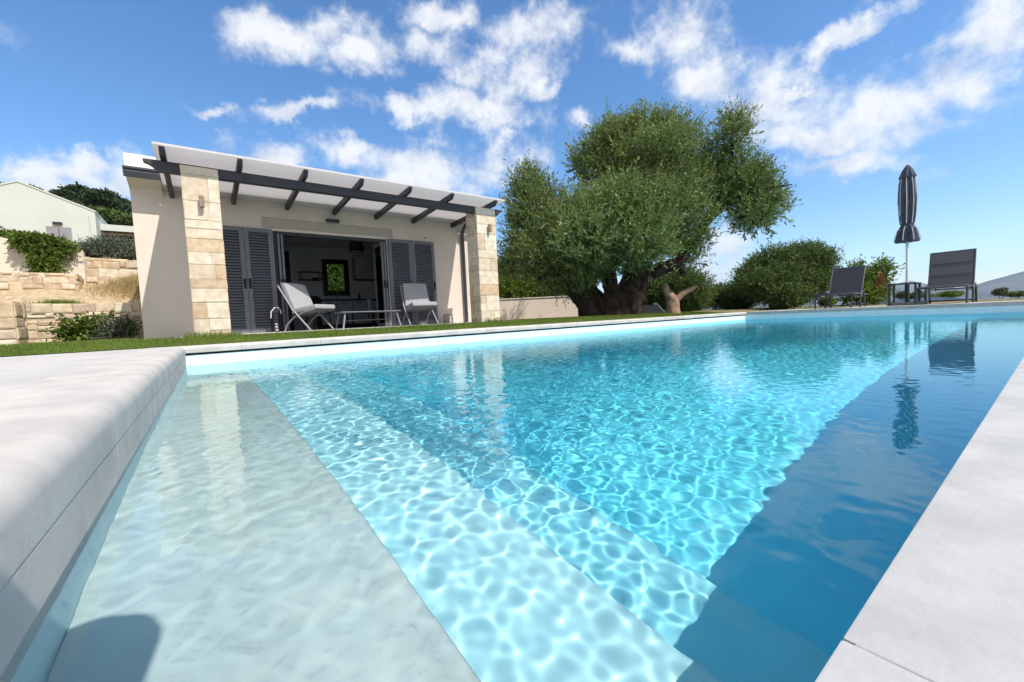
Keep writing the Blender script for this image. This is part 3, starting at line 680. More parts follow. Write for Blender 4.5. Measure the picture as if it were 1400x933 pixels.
def pillar(x0, x1, y0, y1, z0, z1, seed):
    rg = np.random.default_rng(seed)
    c = MB(); c.box(x0+0.010, x1-0.010, y0+0.010, y1-0.010, z0, z1-0.006)
    s = MB(); z = z0; flip = 0
    while z < z1-0.02:
        h = rg.uniform(0.16, 0.40); h = min(h, z1-z)
        if z1-(z+h) < 0.12: h = z1-z
        faces = [((x0,y0+0.010,z),(1,0,0),(0,-1,0),x1-x0), ((x1-0.010,y0,z),(0,1,0),(1,0,0),y1-y0),
                 ((x1,y1-0.010,z),(-1,0,0),(0,1,0),x1-x0), ((x0+0.010,y1,z),(0,-1,0),(-1,0,0),y1-y0)]
        for o, du, dn, L in faces:
            r = rg.random()
            if r < 0.25: cuts = [0, L]
            else: cuts = [0, L*rg.choice([rg.uniform(0.28,0.42), rg.uniform(0.58,0.72)]), L]
            for a, e in zip(cuts[:-1], cuts[1:]):
                if h > 0.27 and rg.random() < 0.35:
                    k = h*rg.uniform(0.4, 0.6)
                    stone(s, o, du, (0,0,1), dn, a, e, 0, k, 0.012, rg, 0.005); stone(s, o, du, (0,0,1), dn, a, e, k, h, 0.012, rg, 0.005)
                else: stone(s, o, du, (0,0,1), dn, a, e, 0, h, 0.012, rg, 0.005)
        z += h
    po = pp(s, 'stone_pillar', m_ash); pp(c, 'mortar_core', m_joint, po)
    return po
pillar(-0.135, 0.315, 7.75, 8.20, 0.22, 2.872, 4)
pillar(4.94, 5.445, 7.75, 8.20, 0.22, 2.885, 9)
# lamps on the pillars, spotlight over the doors
m_lampw = pmat('weathered_lamp', (0.30,0.22,0.16), (0.22,0.16,0.12), 12, 0.6, 0.4)
for loc, lab in (((0.085,7.749,2.26),'small brown up and down lamp on the left stone pillar'), ((5.24,7.749,2.35),'small brown up and down lamp on the right stone pillar')):
    t_ = thing('wall_lamp', lab, 'lamp', loc, 0, 'lamps on the stone pillars')
    m = MB(); m.box(-0.03, 0.03, -0.098, -0.033, 0.0, 0.165); m.build('body', m_lampw, t_, bevel=0.006)
    m = MB(); m.box(-0.022, 0.022, -0.032, -0.0, 0.04, 0.125); m.build('bracket', m_lampw, t_)
t_ = thing('wall_spotlight', 'flat dark lamp on the wall above the doors', 'lamp', (2.38, 9.60, 2.70))
m = MB(); m.box(-0.135, 0.135, -0.10, -0.03, -0.03, 0.03); m.build('body', m_dark2, t_, bevel=0.006)
m = MB(); m.box(-0.05, 0.05, -0.03, -0.001, -0.02, 0.02); m.build('bracket', m_dark2, t_)
t_ = thing('wind_chime', 'thin pale wind chime hanging from the pergola by the right shutters', 'wind chime', (4.48, 9.42, 2.86))
m = MB(); m.tube([(0,0,0.02),(0,0,-0.08)], 0.003, 6); m.build('cord', m_black, t_)
m = MB()
for a in range(4): m.tube([(0.012*math.cos(a*1.57),0.012*math.sin(a*1.57),-0.08),(0.014*math.cos(a*1.57),0.014*math.sin(a*1.57),-0.30-0.02*a)], 0.007, 8)
m.build('tube', m_pole, t_)
m = MB(); m.lathe([(0.004,-0.40),(0.016,-0.385),(0.016,-0.37),(0.004,-0.36)], 10); m.build('striker', m_black, t_)

# ------------------------------------------------------------------ patio: slab, armchairs, table, lanterns
m = MB(); m.box(-0.40, 6.0, 8.30, HY-0.032, 0.20, 0.352); struct(m.build('patio', m_deck, bevel=0.006))
GZ = 0.352
def soft(mb_pts, name, mat, par):                  # cushion: subdivided box given by 8 corners
    m = MB(); m.add(mb_pts, [(3,2,1,0),(4,5,6,7),(0,1,5,4),(1,2,6,5),(2,3,7,6),(3,0,4,7)])
    import bmesh
    o = m.build(name, mat, par)
    bm = bmesh.new(); bm.from_mesh(o.data)
    bmesh.ops.bevel(bm, geom=list(bm.edges), offset=0.022, segments=2, affect='EDGES', profile=0.5)
    bm.to_mesh(o.data); bm.free()
    md = o.modifiers.new('sub', 'SUBSURF'); md.levels = 2; md.render_levels = 2
    o.data.polygons.foreach_set('use_smooth', [True]*len(o.data.polygons))
    return o
def armchair(loc, rz, label, sc, upright=0.0):
    t_ = thing('armchair', label, 'armchair', loc, rz, 'padded armchairs on the terrace', sc)
    w = 0.31
    for s in (-1, 1):
        m = MB(); m.tube([(s*w*0.95, 0.42-upright, 0.90),(s*w, 0.10, 0.42),(s*w*1.02, -0.30, 0.0)], 0.017, 8); m.build('front_leg', m_alu, t_, smooth=60)
        m = MB(); m.tube([(s*0.27, -0.36, 0.40),(s*0.27, -0.12, 0.35),(s*0.275, 0.10, 0.27),(s*0.28, 0.27, 0.13),(s*0.28, 0.34, 0.0)], 0.017, 8); m.build('rear_leg', m_alu, t_, smooth=60)
    m = MB(); m.tube([(-w*0.95,0.42-upright,0.90),(w*0.95,0.42-upright,0.90)], 0.017, 8); m.build('top_rail', m_alu, t_, smooth=60)
    m = MB(); m.tube([(-0.27,-0.36,0.40),(0.27,-0.36,0.40)], 0.017, 8); m.build('front_rail', m_alu, t_, smooth=60)
    for (ya, za, yb, zb) in ((-0.36,0.385,0.16,0.30),):
        for k in range(5):
            u = k/4; m = MB(); y = ya+(yb-ya)*u; z = za+(zb-za)*u-0.02*math.sin(u*3.14)
            m.bar((-0.27,y,z),(0.27,y,z), 0.05, 0.008); m.build('strap', m_rope, t_)
    yu = 0.40-upright
    soft([(-0.28,-0.42,0.405),(0.28,-0.42,0.405),(0.28,0.16,0.325),(-0.28,0.16,0.325),(-0.28,-0.40,0.50),(0.28,-0.40,0.50),(0.28,0.14,0.43),(-0.28,0.14,0.43)], 'seat_cushion', m_cushion, t_)
    soft([(-0.28,0.06,0.415),(0.28,0.06,0.415),(0.28,0.17,0.385),(-0.28,0.17,0.385),(-0.275,yu-0.13,0.93),(0.275,yu-0.13,0.93),(0.275,yu,0.97),(-0.275,yu,0.97)], 'back_cushion', m_cushion, t_)
    return t_
armchair((1.63, 8.78, GZ), math.radians(38), 'grey padded armchair turned sideways beside the left glass doors', 0.98)
armchair((4.03, 9.02, GZ), math.radians(-4), 'grey padded armchair facing the pool against the right shutters', 1.04, 0.12)
t_ = thing('coffee_table', 'low grey slatted coffee table between the two armchairs', 'table', (2.75, 8.72, GZ))
m = MB()
m.box(-0.60, 0.60, -0.30, 0.30, 0.315, 0.33)
m.build('tabletop', m_alu, t_, bevel=0.005)
for sx in (-1, 1):
    for sy in (-1, 1):
        m = MB(); m.tube([(sx*0.52, sy*0.24, 0.314), (sx*0.585, sy*0.28, 0)], 0.018, 8); m.build('leg', m_alu, t_, smooth=60)
m = MB(); m.box(-0.50, 0.50, -0.22, 0.22, 0.15, 0.162); m.build('shelf', m_dark2, t_)
def lantern(loc, label, w, h, handle):
    t_ = thing('lantern', label, 'lantern', loc, 0.1, 'lanterns by the house wall')
    m = MB(); m.box(-w, w, -w, w, 0, 0.02); m.build('base', m_alu if not handle else m_black, t_)
    m = MB(); m.box(-w, w, -w, w, h-0.02, h); m.build('lid', m_alu if not handle else m_black, t_)
    m = MB()
    for sx in (-1, 1):
        for sy in (-1, 1): m.box(sx*(w-0.01)-0.01, sx*(w-0.01)+0.01, sy*(w-0.01)-0.01, sy*(w-0.01)+0.01, 0.021, h-0.021)
    k = 5
    for i in range(k):
        z = 0.03+(i+0.5)*(h-0.06)/k
        m.box(-w+0.021, w-0.021, -w, -w+0.012, z-0.007, z+0.007); m.box(-w+0.021, w-0.021, w-0.012, w, z-0.007, z+0.007)
        m.box(-w, -w+0.012, -w+0.021, w-0.021, z-0.007, z+0.007); m.box(w-0.012, w, -w+0.021, w-0.021, z-0.007, z+0.007)
    m.build('cage', m_alu if not handle else m_black, t_)
    m = MB(); m.lathe([(w*0.42,0.021),(w*0.42,h*0.45),(0.002,h*0.46)], 14); m.build('candle', m_white, t_)
    if handle:
        m = MB(); m.tube([(-w-0.03,-w,h-0.10),(-w-0.02,-w,h+0.02),(-w*0.4,-w,h+0.10),(w*0.5,-w,h+0.10),(w,-w,h+0.03),(w,-w,h-0.02)], 0.010, 8); m.build('handle', m_pole, t_, smooth=60)
lantern((4.96, 9.36, GZ), 'pale slatted lantern on the ground right of the shutters', 0.085, 0.235, False)
lantern((1.12, 9.20, GZ), 'tall black lantern with a white arched handle by the left shutters', 0.075, 0.37, True)
# ------------------------------------------------------------------ stone terraces on the left
def rubble_wall(name, label, cat, a, bpt, z0, z1a, z1b, thick, rg, row=(0.085, 0.18), wid=(0.09, 0.34), ends=True, group=None, lift=0.03):
    """straight rubble wall from a to bpt (front face), top from z1a to z1b"""
    a, bpt = np.array(a, float), np.array(bpt, float); L = np.linalg.norm(bpt-a); d = (bpt-a)/L; nrm = np.array([d[1], -d[0]])
    base = ((a[0]+bpt[0])/2, (a[1]+bpt[1])/2, z0)
    t_ = thing(name, label, cat, base, 0, group)
    c = MB(); q = [(a-nrm*0.0), (bpt), (bpt-nrm*thick), (a-nrm*thick)]; zt = (z1a, z1b, z1b, z1a)
    c.add([(p[0],p[1],z0) for p in q]+[(p[0],p[1],z-0.012) for p, z in zip(q, zt)], [(3,2,1,0),(4,5,6,7),(0,1,5,4),(1,2,6,5),(2,3,7,6),(3,0,4,7)])
    core = c.build('mortar', m_rubmortar, t_, base=base)
    s = MB(); H = max(z1a, z1b)-z0; z = 0.0
    def face(o, du, dn, LL, hfun):
        z = 0.0
        while z < H-0.02:
            h = rg.uniform(*row)
            if H-(z+h) < row[0]*0.7: h = H-z
            u = -rg.uniform(0, 0.2)
            while u < LL:
                wd = rg.uniform(*wid); u0, u1 = max(u, 0), min(u+wd, LL); u += wd
                if u1-u0 < 0.05: continue
                v0, v1 = z+rg.normal()*0.020+0.006, z+h+rg.normal()*0.020-0.006
                v1 = min(v1, hfun((u0+u1)/2)); v0 = max(v0, 0)
                if v1-v0 < 0.05: continue
                stone(s, (o[0], o[1], z0), (du[0], du[1], 0), (0,0,1), (dn[0], dn[1], 0), u0, u1, v0, v1, lift*rg.uniform(0.5, 1.2), rg, 0.028)
            z += h
    face(a, d, nrm, L, lambda u: z1a+(z1b-z1a)*u/L-z0)
    if ends:
        face(bpt, -nrm, d, thick, lambda u: z1b-z0)
        face(a-nrm*thick, nrm, -d, thick, lambda u: z1a-z0)
    s.build('stone_facing', m_rub, t_, base=base)
    return t_
rg = np.random.default_rng(31)
rubble_wall('retaining_wall', 'long low rubble wall of tan stones rising from the lawn behind the house corner', 'wall', (-2.93,12.0), (0.2,12.0), 0.25, 1.13, 1.13, 0.30, rg, group='stone terrace walls')
rubble_wall('stone_pier', 'squat block pier of grey and tan stones at the far left edge of the lawn', 'wall', (-4.4,10.6), (-2.57,10.6), 0.25, 1.09, 1.09, 0.5, rg, row=(0.15,0.24), wid=(0.3,0.6), group='stone terrace walls')
rubble_wall('retaining_wall', 'middle tan rubble wall below the green creeper', 'wall', (-8.0,14.0), (-2.37,14.0), 0.9, 1.97, 1.955, 0.45, rg, group='stone terrace walls')
rubble_wall('retaining_wall', 'upper pale rubble wall below the grey shrub', 'wall', (-2.36,15.0), (0.5,15.0), 1.2, 2.50, 2.36, 0.28, rg, row=(0.10,0.22), wid=(0.12,0.42), group='stone terrace walls')
# planted bed between the middle wall and the rendered wall
m = MB(); m.box(-9, -2.40, 14.46, 15.0, 0.8, 1.93); struct(m.build('planting_bed', m_soil))
m_cream = pmat('cream_render', (0.72,0.66,0.56), (0.64,0.57,0.47), 2, 0.95, 0.05, 0.25, 30, spots=(6, 0.62, (0.52,0.42,0.30), 0.5))
t_ = thing('rendered_wall', 'cream rendered terrace wall partly hidden behind the green creeper', 'wall', (-3.6, 15.1, 1.2))
m = MB(); m.prism([(-9,1.2),(-2.37,1.2),(-2.37,2.62),(-2.42,2.70),(-3.4,2.66),(-3.47,2.74),(-3.62,2.86),(-3.9,2.92),(-9,2.98)], 'y', 14.98, 15.20); m.build('wall_body', m_cream, t_, base=(-3.6,15.1,1.2), bevel=0.02, seg=2)
# dry bank between the two walls, with dry grass
bx = np.linspace(-8.0, 0.6, 80); by = np.linspace(12.28, 15.0, 30); X, Y = np.meshgrid(bx, by)
def bank(X, Y):
    u = (Y-12.28)/2.72
    return 1.09+0.72*u**1.1+0.10*np.sin(X*2.1+Y)*u*(1-u)*2 + 0.20*np.exp(-((X+1.3)/0.55)**2-((Y-14.4)/0.7)**2)
Z = bank(X, Y)+0.02*RNG.random(X.shape)
V = np.stack([X, Y, Z], -1).reshape(-1, 3); i = np.arange(X.size).reshape(X.shape); F = np.stack([i[:-1,:-1], i[:-1,1:], i[1:,1:], i[1:,:-1]], -1).reshape(-1, 4)
struct(np_mesh('dry_bank', V, F, m_soil, smooth=True))
def tufts(cx, cy, n, sx, sy, hmin, hmax, zf, rg, wd=0.007, spread=0.6):
    x = cx+rg.normal(size=n)*sx; y = cy+rg.normal(size=n)*sy; z = zf(x, y)
    h = rg.uniform(hmin, hmax, n); a = rg.random(n)*6.28; l = h*spread*rg.random(n); b2 = rg.random(n)*6.28
    base = np.stack([x, y, z], -1); sd = np.stack([np.cos(a), np.sin(a), 0*a], -1)*wd
    tip = base+np.stack([np.cos(b2)*l, np.sin(b2)*l, h], -1)
    return np.stack([base-sd, base+sd, tip], 1).reshape(-1, 3)
V = tufts(-1.25, 14.2, 5200, 0.38, 0.45, 0.06, 0.24, bank, rg)
stuff(np_mesh('dry_grass', V, np.arange(len(V)).reshape(-1, 3), m_dry), 'dry straw coloured grass on the bank between the stone walls', 'dry grass')
V = tufts(-2.38, 12.36, 900, 0.16, 0.05, 0.05, 0.16, lambda x, y: 1.10+0*x, rg)
tag(np_mesh('grass_tuft', V, np.arange(len(V)).reshape(-1, 3), m_brightleaf, base=(-2.38,12.36,1.1)), 'small green grass tuft growing on top of the low rubble wall', 'plant')
m = MB(); m.box(-2.55, 0.0, 11.70, 11.82, 0.2, 0.352); m.box(-9, -2.55, 11.2, 11.32, 0.2, 0.345); tag(m.build('garden_edging', m_joint, base=(-2.5,11.7,0.2), bevel=0.01), 'pale concrete edging strip between lawn and rubble wall', 'edging')

# ------------------------------------------------------------------ white gabled building, low carport, hill
s_ = 40/26
YB = 40.0
ap, ev, lf = onY(24,249,YB), onY(129.5,290,YB), onY(-80,300,YB)
m_wht = pmat('limewash', (0.58,0.60,0.55), (0.54,0.56,0.51), 0.4, 0.9, 0.1, 0.1, 12)
t_ = thing('gabled_building', 'white gabled building with a grey door on the slope above the terraces', 'building', (ap[0], YB, 5.5)); gb = (ap[0], YB, 5.5)
m = MB(); left = 2*ap[0]-ev[0]
m.prism([(left,5.0),(ev[0],5.0),(ev[0],ev[2]),(ap[0],ap[2]),(left,ev[2])], 'y', YB, YB+9); m.build('wall', m_wht, t_, base=gb)
m = MB(); e = 0.10
m.add([(ev[0]+0.05,YB-0.04,ev[2]-0.02),(ap[0],YB-0.04,ap[2]),(left-0.05,YB-0.04,ev[2]-0.02),(ev[0]+0.05,YB+9.05,ev[2]-0.02),(ap[0],YB+9.05,ap[2]),(left-0.05,YB+9.05,ev[2]-0.02),
       (ev[0]+0.05,YB-0.04,ev[2]-0.02+e),(ap[0],YB-0.04,ap[2]+e),(left-0.05,YB-0.04,ev[2]-0.02+e),(ev[0]+0.05,YB+9.05,ev[2]-0.02+e),(ap[0],YB+9.05,ap[2]+e),(left-0.05,YB+9.05,ev[2]-0.02+e)],
      [(0,1,7,6),(1,2,8,7),(6,7,10,9),(7,8,11,10),(3,9,10,4),(4,10,11,5),(0,6,9,3),(2,5,11,8),(0,3,4,1),(1,4,5,2)])
m.build('roof', m_wht, t_, base=gb)
d0, d1 = onY(63,309.5,YB), onY(97,309.5,YB)
m_gdoor = pmat('grey_door', (0.30,0.28,0.30), (0.26,0.245,0.26), 3, 0.7, 0.2)
m = MB(); m.box(d0[0], d1[0], YB-0.06, YB-0.002, 5.0, d0[2]); dr = m.build('door', m_gdoor, t_, base=gb)
m = MB(); xm = (d0[0]+d1[0])/2; m.box(xm-0.015, xm+0.015, YB-0.075, YB-0.062, 5.0, d0[2]-0.1); m.build('door_joint', m_dark2, dr, base=gb)
q0 = onY(79,305.5,YB); m = MB(); m.box(q0[0]-0.22, q0[0]+0.22, YB-0.20, YB-0.002, q0[2]-0.06, q0[2]+0.05); m.build('outdoor_lamp', m_dark2, t_, base=gb)
r0 = onY(122,296,YB); m = MB(); m.tube([(r0[0],YB-0.05,r0[2]),(r0[0],YB-0.05,5.0)], 0.035, 8); m.build('downpipe', m_wht, t_, base=gb)
YS = 41.5
a0, a1, a2 = onY(139,306.5,YS), onY(215,311,YS), onY(139,315,YS)
t_ = thing('carport', 'low flat roofed carport beside the white gabled building', 'carport', (a0[0], YS, 5.5)); gb = (a0[0], YS, 5.5)
m = MB(); m.box(a0[0]-0.6, a1[0]+2, YS, YS+5, a2[2], a0[2]); m.build('roof', m_wht, t_, base=gb)
m_brown = pmat('brown_timber', (0.10,0.065,0.045), (0.07,0.045,0.03), 3, 0.8, 0.2)
m = MB(); m.box(a0[0]-0.5, a1[0]+2, YS+4.6, YS+4.8, 5.0, a2[2]-0.003); m.build('back_wall', m_brown, t_, base=gb)
m = MB(); m.box(a0[0]-0.4, a1[0]+2, YS+0.1, YS+0.3, a2[2]-0.30, a2[2]-0.002); m.build('beam', m_brown, t_, base=gb)
for k in range(3):
    m = MB(); x = a0[0]+0.3+k*2.1; m.box(x, x+0.16, YS+0.12, YS+0.28, 5.0, a2[2]-0.303); m.build('post', m_brown, t_, base=gb)

# ------------------------------------------------------------------ foliage
def clump(blobs, rg, k):
    out = []
    for c, r in blobs:
        c, r = np.array(c), np.array(r)
        for i in range(k):
            n = rg.normal(size=3); n /= np.linalg.norm(n)
            s = rg.uniform(0.30, 0.46)
            out.append((c+n*r*rg.uniform(0.45, 0.80), r*s*np.array([1.1, 1.1, 0.95])))
        out.append((c, r*0.6))
    return out
def leaf_cloud(blobs, rg, twigs, per, tl, ll, lw, sub=6, upb=0.55, rmin=0.55, droop=0.0, jit=0.55, flat_bottom=None):
    """blobs: (centre xyz, radii xyz). Twigs start in the blobs' shells and carry pairs of lance-shaped leaves."""
    blobs = clump(blobs, rg, sub) if sub else blobs
    C = np.array([q[0] for q in blobs], float); R = np.array([q[1] for q in blobs], float)
    wgt = (R[:,0]*R[:,1]+R[:,0]*R[:,2]+R[:,1]*R[:,2])**1.05; wgt /= wgt.sum()
    k = rg.choice(len(blobs), twigs, p=wgt)
    n = rg.normal(size=(twigs, 3)); n /= np.linalg.norm(n, axis=1)[:,None]
    rr = rmin+(1-rmin)*rg.random(twigs)**0.6
    lump = 1+0.13*np.sin(n[:,0]*5+k*1.7)*np.sin(n[:,1]*5.5+k)+0.10*np.sin(n[:,2]*9+k*0.7+n[:,0]*7)
    P = C[k]+n*R[k]*(rr*lump)[:,None]
    D = n*0.75+np.array([0,0,upb])+rg.normal(size=(twigs, 3))*jit*0.6; D /= np.linalg.norm(D, axis=1)[:,None]
    L = tl*(0.5+0.9*rg.random(twigs))
    tt = np.linspace(0.08, 1.0, per)[None,:]+0.03*rg.normal(size=(twigs, per))
    B = P[:,None,:]+D[:,None,:]*(L[:,None]*tt)[:,:,None]
    B[:,:,2] -= droop*(tt**2)*L[:,None]
    rd = rg.normal(size=(twigs, per, 3)); ld = D[:,None,:]*0.75+rd*jit; ld /= np.linalg.norm(ld, axis=2)[:,:,None]
    sd = np.cross(ld, rg.normal(size=(twigs, per, 3))); sd /= np.linalg.norm(sd, axis=2)[:,:,None]
    s = (0.7+0.6*rg.random((twigs, per)))[:,:,None]
    p0 = B; p2 = B+ld*(ll*s); mid = B+ld*(ll*0.45*s)
    V = np.stack([p0, mid-sd*(lw*s), p2, mid+sd*(lw*s)], 2).reshape(-1, 3)
    F = np.arange(len(V)).reshape(-1, 4)
    if flat_bottom is not None:
        keep = V[F].mean(1)[:,2] > flat_bottom; F = F[keep]
    return V, F
def plant(name, label, cat, blobs, leafm, n, per, tl, ll, lw, seed, stems=None, group=None, stem_r=0.02, bark=None, part='crown', stem_name='trunk', ground=None, **kw):
    rg = np.random.default_rng(seed)
    c0 = np.array(blobs[0][0], float); low = min(b_[0][2]-b_[1][2] for b_ in blobs)
    gz = low if ground is None else ground
    base = (c0[0], c0[1], gz)
    t_ = thing(name, label, cat, base, 0, group)
    V, F = leaf_cloud(blobs, rg, n, per, tl, ll, lw, **kw)
    np_mesh(part, V, F, leafm, t_, base=base)
    m = MB()
    for bi, (c, r) in enumerate(blobs):
        for k in range(stems or 3):
            e = np.array(c)+rg.normal(size=3)*np.array(r)*0.35
            s0 = np.array([c0[0]+rg.normal()*r[0]*0.12, c0[1]+rg.normal()*r[1]*0.12, gz])
            md = (s0+e)/2+rg.normal(size=3)*0.08*r[0]
            m.tube([s0, md, e], [stem_r, stem_r*0.7, stem_r*0.3], 6, rough=0.2, seed=k)
    m.build(stem_name, bark or m_bark, t_, base=base, smooth=60)
    return t_
def blob(px, py, rx, ry, D, dz=1.0):
    k = D/FPX; return (tuple(at(px, py, D)), (rx*k, rx*k*dz, ry*k))

# the old olive tree
OD = 13.0
tree = thing('olive_tree', 'huge old olive tree with thick split trunk and dense rounded crown beside the pool', 'tree', tuple(at(836,433,OD)))
tb = tuple(at(836,433,OD))
crown = [blob(757,345,62,62,12.8),blob(735,290,36,52,13.0),blob(722,255,22,28,13.1),blob(830,318,92,68,11.9),blob(788,366,66,30,12.3),blob(850,290,60,52,11.6),
 blob(882,232,74,54,12.8),blob(845,200,44,34,13.2),blob(915,208,40,34,13.0),blob(868,182,44,18,13.0),blob(905,184,32,16,13.0),blob(812,232,34,42,13.1),
 blob(915,280,58,60,12.4),blob(868,342,62,30,11.9),blob(925,335,40,26,12.6),blob(710,325,20,44,13.2),blob(704,362,22,20,13.3),blob(948,250,30,44,12.9),blob(962,262,26,40,12.8),blob(968,225,16,26,12.8),
 blob(1000,195,22,32,12.5),blob(998,170,11,14,12.5),blob(1010,238,34,40,12.5),blob(1032,268,36,44,12.4),blob(1025,302,30,24,12.4),blob(1056,288,20,22,12.3),blob(990,262,20,24,12.6),
 blob(962,328,12,16,12.8),blob(945,355,12,10,12.9)]
rg = np.random.default_rng(5)
V, F = leaf_cloud(crown, rg, 23000, 14, 0.42, 0.092, 0.0125, upb=0.75, rmin=0.5, sub=9)
np_mesh('crown', V, F, m_olive, tree, base=tb)
V, F = leaf_cloud([(c, tuple(0.72*q for q in r)) for c, r in crown], rg, 2400, 12, 0.42, 0.14, 0.026, upb=0.3, rmin=0.2, sub=0)
np_mesh('inner_foliage', V, F, m_olive, tree, base=tb)
m = MB()
def limb(pts, rads, n=26, rough=0.24, seed=0, fine=7):
    P = np.array([at(*p) for p in pts]); k = len(P); u = np.linspace(0, k-1, (k-1)*fine+1)
    Q = np.stack([np.interp(u, range(k), P[:,j]) for j in range(3)], -1)
    for _ in range(2): Q[1:-1] = (Q[:-2]+2*Q[1:-1]+Q[2:])/4
    m.tube(Q, list(np.interp(u, range(k), rads)), n, rough=rough, seed=seed)
limb([(828,440,12.9),(818,418,12.9),(795,392,12.9),(772,370,12.9),(752,330,12.9),(742,285,13)], [0.46,0.36,0.29,0.23,0.15,0.06], seed=1)
limb([(850,440,12.8),(857,408,12.7),(871,372,12.7),(888,335,12.7),(900,285,12.8),(890,220,12.9)], [0.42,0.33,0.29,0.25,0.18,0.08], seed=2)
limb([(836,440,12.7),(838,405,12.6),(832,370,12.6),(840,330,12.7),(838,270,12.8)], [0.36,0.24,0.20,0.16,0.06], seed=3)
limb([(812,438,12.8),(800,412,12.75),(782,392,12.7),(765,381,12.7),(745,372,12.7),(725,350,12.8)], [0.40,0.30,0.22,0.17,0.12,0.05], seed=4)
limb([(880,380,12.7),(905,366,12.7),(928,360,12.7),(945,335,12.7),(965,305,12.7),(1000,270,12.6),(1035,280,12.5)], [0.24,0.19,0.16,0.14,0.12,0.08,0.04], seed=5)
limb([(926,358,12.7),(932,368,12.68),(935,376,12.66)], [0.13,0.11,0.08], seed=6, n=10)
limb([(862,438,12.5),(868,418,12.5),(876,398,12.55),(882,378,12.6)], [0.28,0.22,0.15,0.09], seed=7)
limb([(845,400,12.5),(852,385,12.5),(858,360,12.55)], [0.10,0.07,0.05], seed=8, n=8)
limb([(845,335,12.7),(855,280,12.7),(870,210,12.8)], [0.2,0.14,0.05], seed=9, n=8)
limb([(965,305,12.7),(995,255,12.6),(1002,190,12.6)], [0.15,0.10,0.04], seed=10, n=8)
for k in range(26):                                         # small limbs into the crown
    c, r = crown[k % len(crown)]; e = np.array(c)+rg.normal(size=3)*np.array(r)*0.4
    s0 = at(*[(842,340,12.7),(895,330,12.7),(760,340,12.9),(965,305,12.7)][(0 if 780 < 0 else k) % 4]) if False else None
    near = min([(842,330,12.7),(897,320,12.7),(752,330,12.9),(985,280,12.65)], key=lambda q: np.linalg.norm(at(*q)-e))
    s0 = at(*near); md = (s0+e)/2+rg.normal(size=3)*0.15
    m.tube([s0, md, e], [0.07,0.045,0.015], 6)
m.build('trunk', m_bark, tree, base=tb, smooth=70)

# pruned stump beside it
t_ = thing('pruned_olive_stump', 'bare pruned olive stump with two cut pale branches right of the big olive tree', 'tree', tuple(at(922,432,13.0))); sb = tuple(at(922,432,13.0))
m = MB()
limb([(921,437,13.0),(920,422,13.0),(919,410,13.0),(912,400,13.0),(908,388,13.0)], [0.27,0.20,0.19,0.11,0.09], seed=21, n=16, rough=0.10)
m.build('trunk', m_barkpale, t_, base=sb, smooth=70)
m = MB(); limb([(922,412,13.0),(932,403,13.0),(943,397,13.0),(953,391,13.0)], [0.12,0.09,0.07,0.05], seed=22, n=14, rough=0.10); m.build('branch', m_barkpale, t_, base=sb, smooth=70)

# garden wall and ramp wall behind the olive
wa, wb_ = at(640,412,17.3), at(800,405,17.3)
t_ = thing('garden_wall', 'long pale garden wall with tree shadows behind the olive trunk', 'wall', (wa[0], wa[1], 0.2)); gb = (wa[0], wa[1], 0.2)
d = (wb_-wa)[:2]; d = d/np.linalg.norm(d); nn = np.array([-d[1], d[0]])
m = MB(); q = [wa[:2], wb_[:2], wb_[:2]+nn*0.22, wa[:2]+nn*0.22]
m.add([(*p, 0.1) for p in q]+[(*p, 1.21) for p in q], [(3,2,1,0),(4,5,6,7),(0,1,5,4),(1,2,6,5),(2,3,7,6),(3,0,4,7)]); m.build('wall_body', m_plaster, t_, base=gb)
m = MB(); q = [wa[:2]-nn*0.03, wb_[:2]-nn*0.03, wb_[:2]+nn*0.25, wa[:2]+nn*0.25]
m.add([(*p, 1.212) for p in q]+[(*p, 1.255) for p in q], [(3,2,1,0),(4,5,6,7),(0,1,5,4),(1,2,6,5),(2,3,7,6),(3,0,4,7)]); m.build('coping_course', m_joint, t_, base=gb)
m_rgrey = pmat('grey_render', (0.27,0.25,0.235), (0.22,0.205,0.195), 2, 0.95, 0.05, 0.2, 30)
ra, rb, rc = at(848,417.5,14.0), at(898,417.5,14.0), at(911,434,14.0)
t_ = thing('ramp_wall', 'low grey wall with a sloping white end beside the olive trunk', 'wall', (rb[0], rb[1], 0.2)); gb = (rb[0], rb[1], 0.2)
d = (rb-ra)[:2]; d = d/np.linalg.norm(d); nn = np.array([-d[1], d[0]])
pts = [(ra[0],ra[1],0.1),(rc[0],rc[1],0.1),(rc[0],rc[1],0.27),(rb[0],rb[1],0.64),(ra[0],ra[1],0.64)]
m = MB(); k = len(pts); bk_ = [(x+nn[0]*0.3, y+nn[1]*0.3, z) for x, y, z in pts]
m.add(pts+bk_, [tuple(range(k-1,-1,-1)), tuple(range(k, 2*k))]+[(i, (i+1) % k, k+(i+1) % k, k+i) for i in range(k)]); m.build('wall_body', m_rgrey, t_, base=gb)
m = MB(); e1 = 0.06
tp = [(rb[0],rb[1],0.643),(rc[0],rc[1],0.273)]
vs = []
for x, y, z in tp:
    for s in (-0.02, 0.34): vs += [(x+nn[0]*s, y+nn[1]*s, z), (x+nn[0]*s, y+nn[1]*s, z+e1)]
m.add(vs, [(0,1,3,2),(4,6,7,5),(0,4,5,1),(2,3,7,6),(1,5,7,3),(0,2,6,4)]); m.build('sloping_cap', m_white, t_, base=gb)
# edging of dark stone beyond the pool corner
ka, kb = at(925,430.5,14.5), at(1065,423.5,18)
t_ = thing('garden_edging', 'thin dark stone edging along the shrubs beyond the pool corner', 'edging', (ka[0], ka[1], 0.2)); m = MB(); m.bar((ka[0],ka[1],0.27), (kb[0],kb[1],0.30), 0.25, 0.10); m.build('kerb_stone', m_rgrey, t_, base=(ka[0], ka[1], 0.2))

GZF = lambda q, z=0.3: z
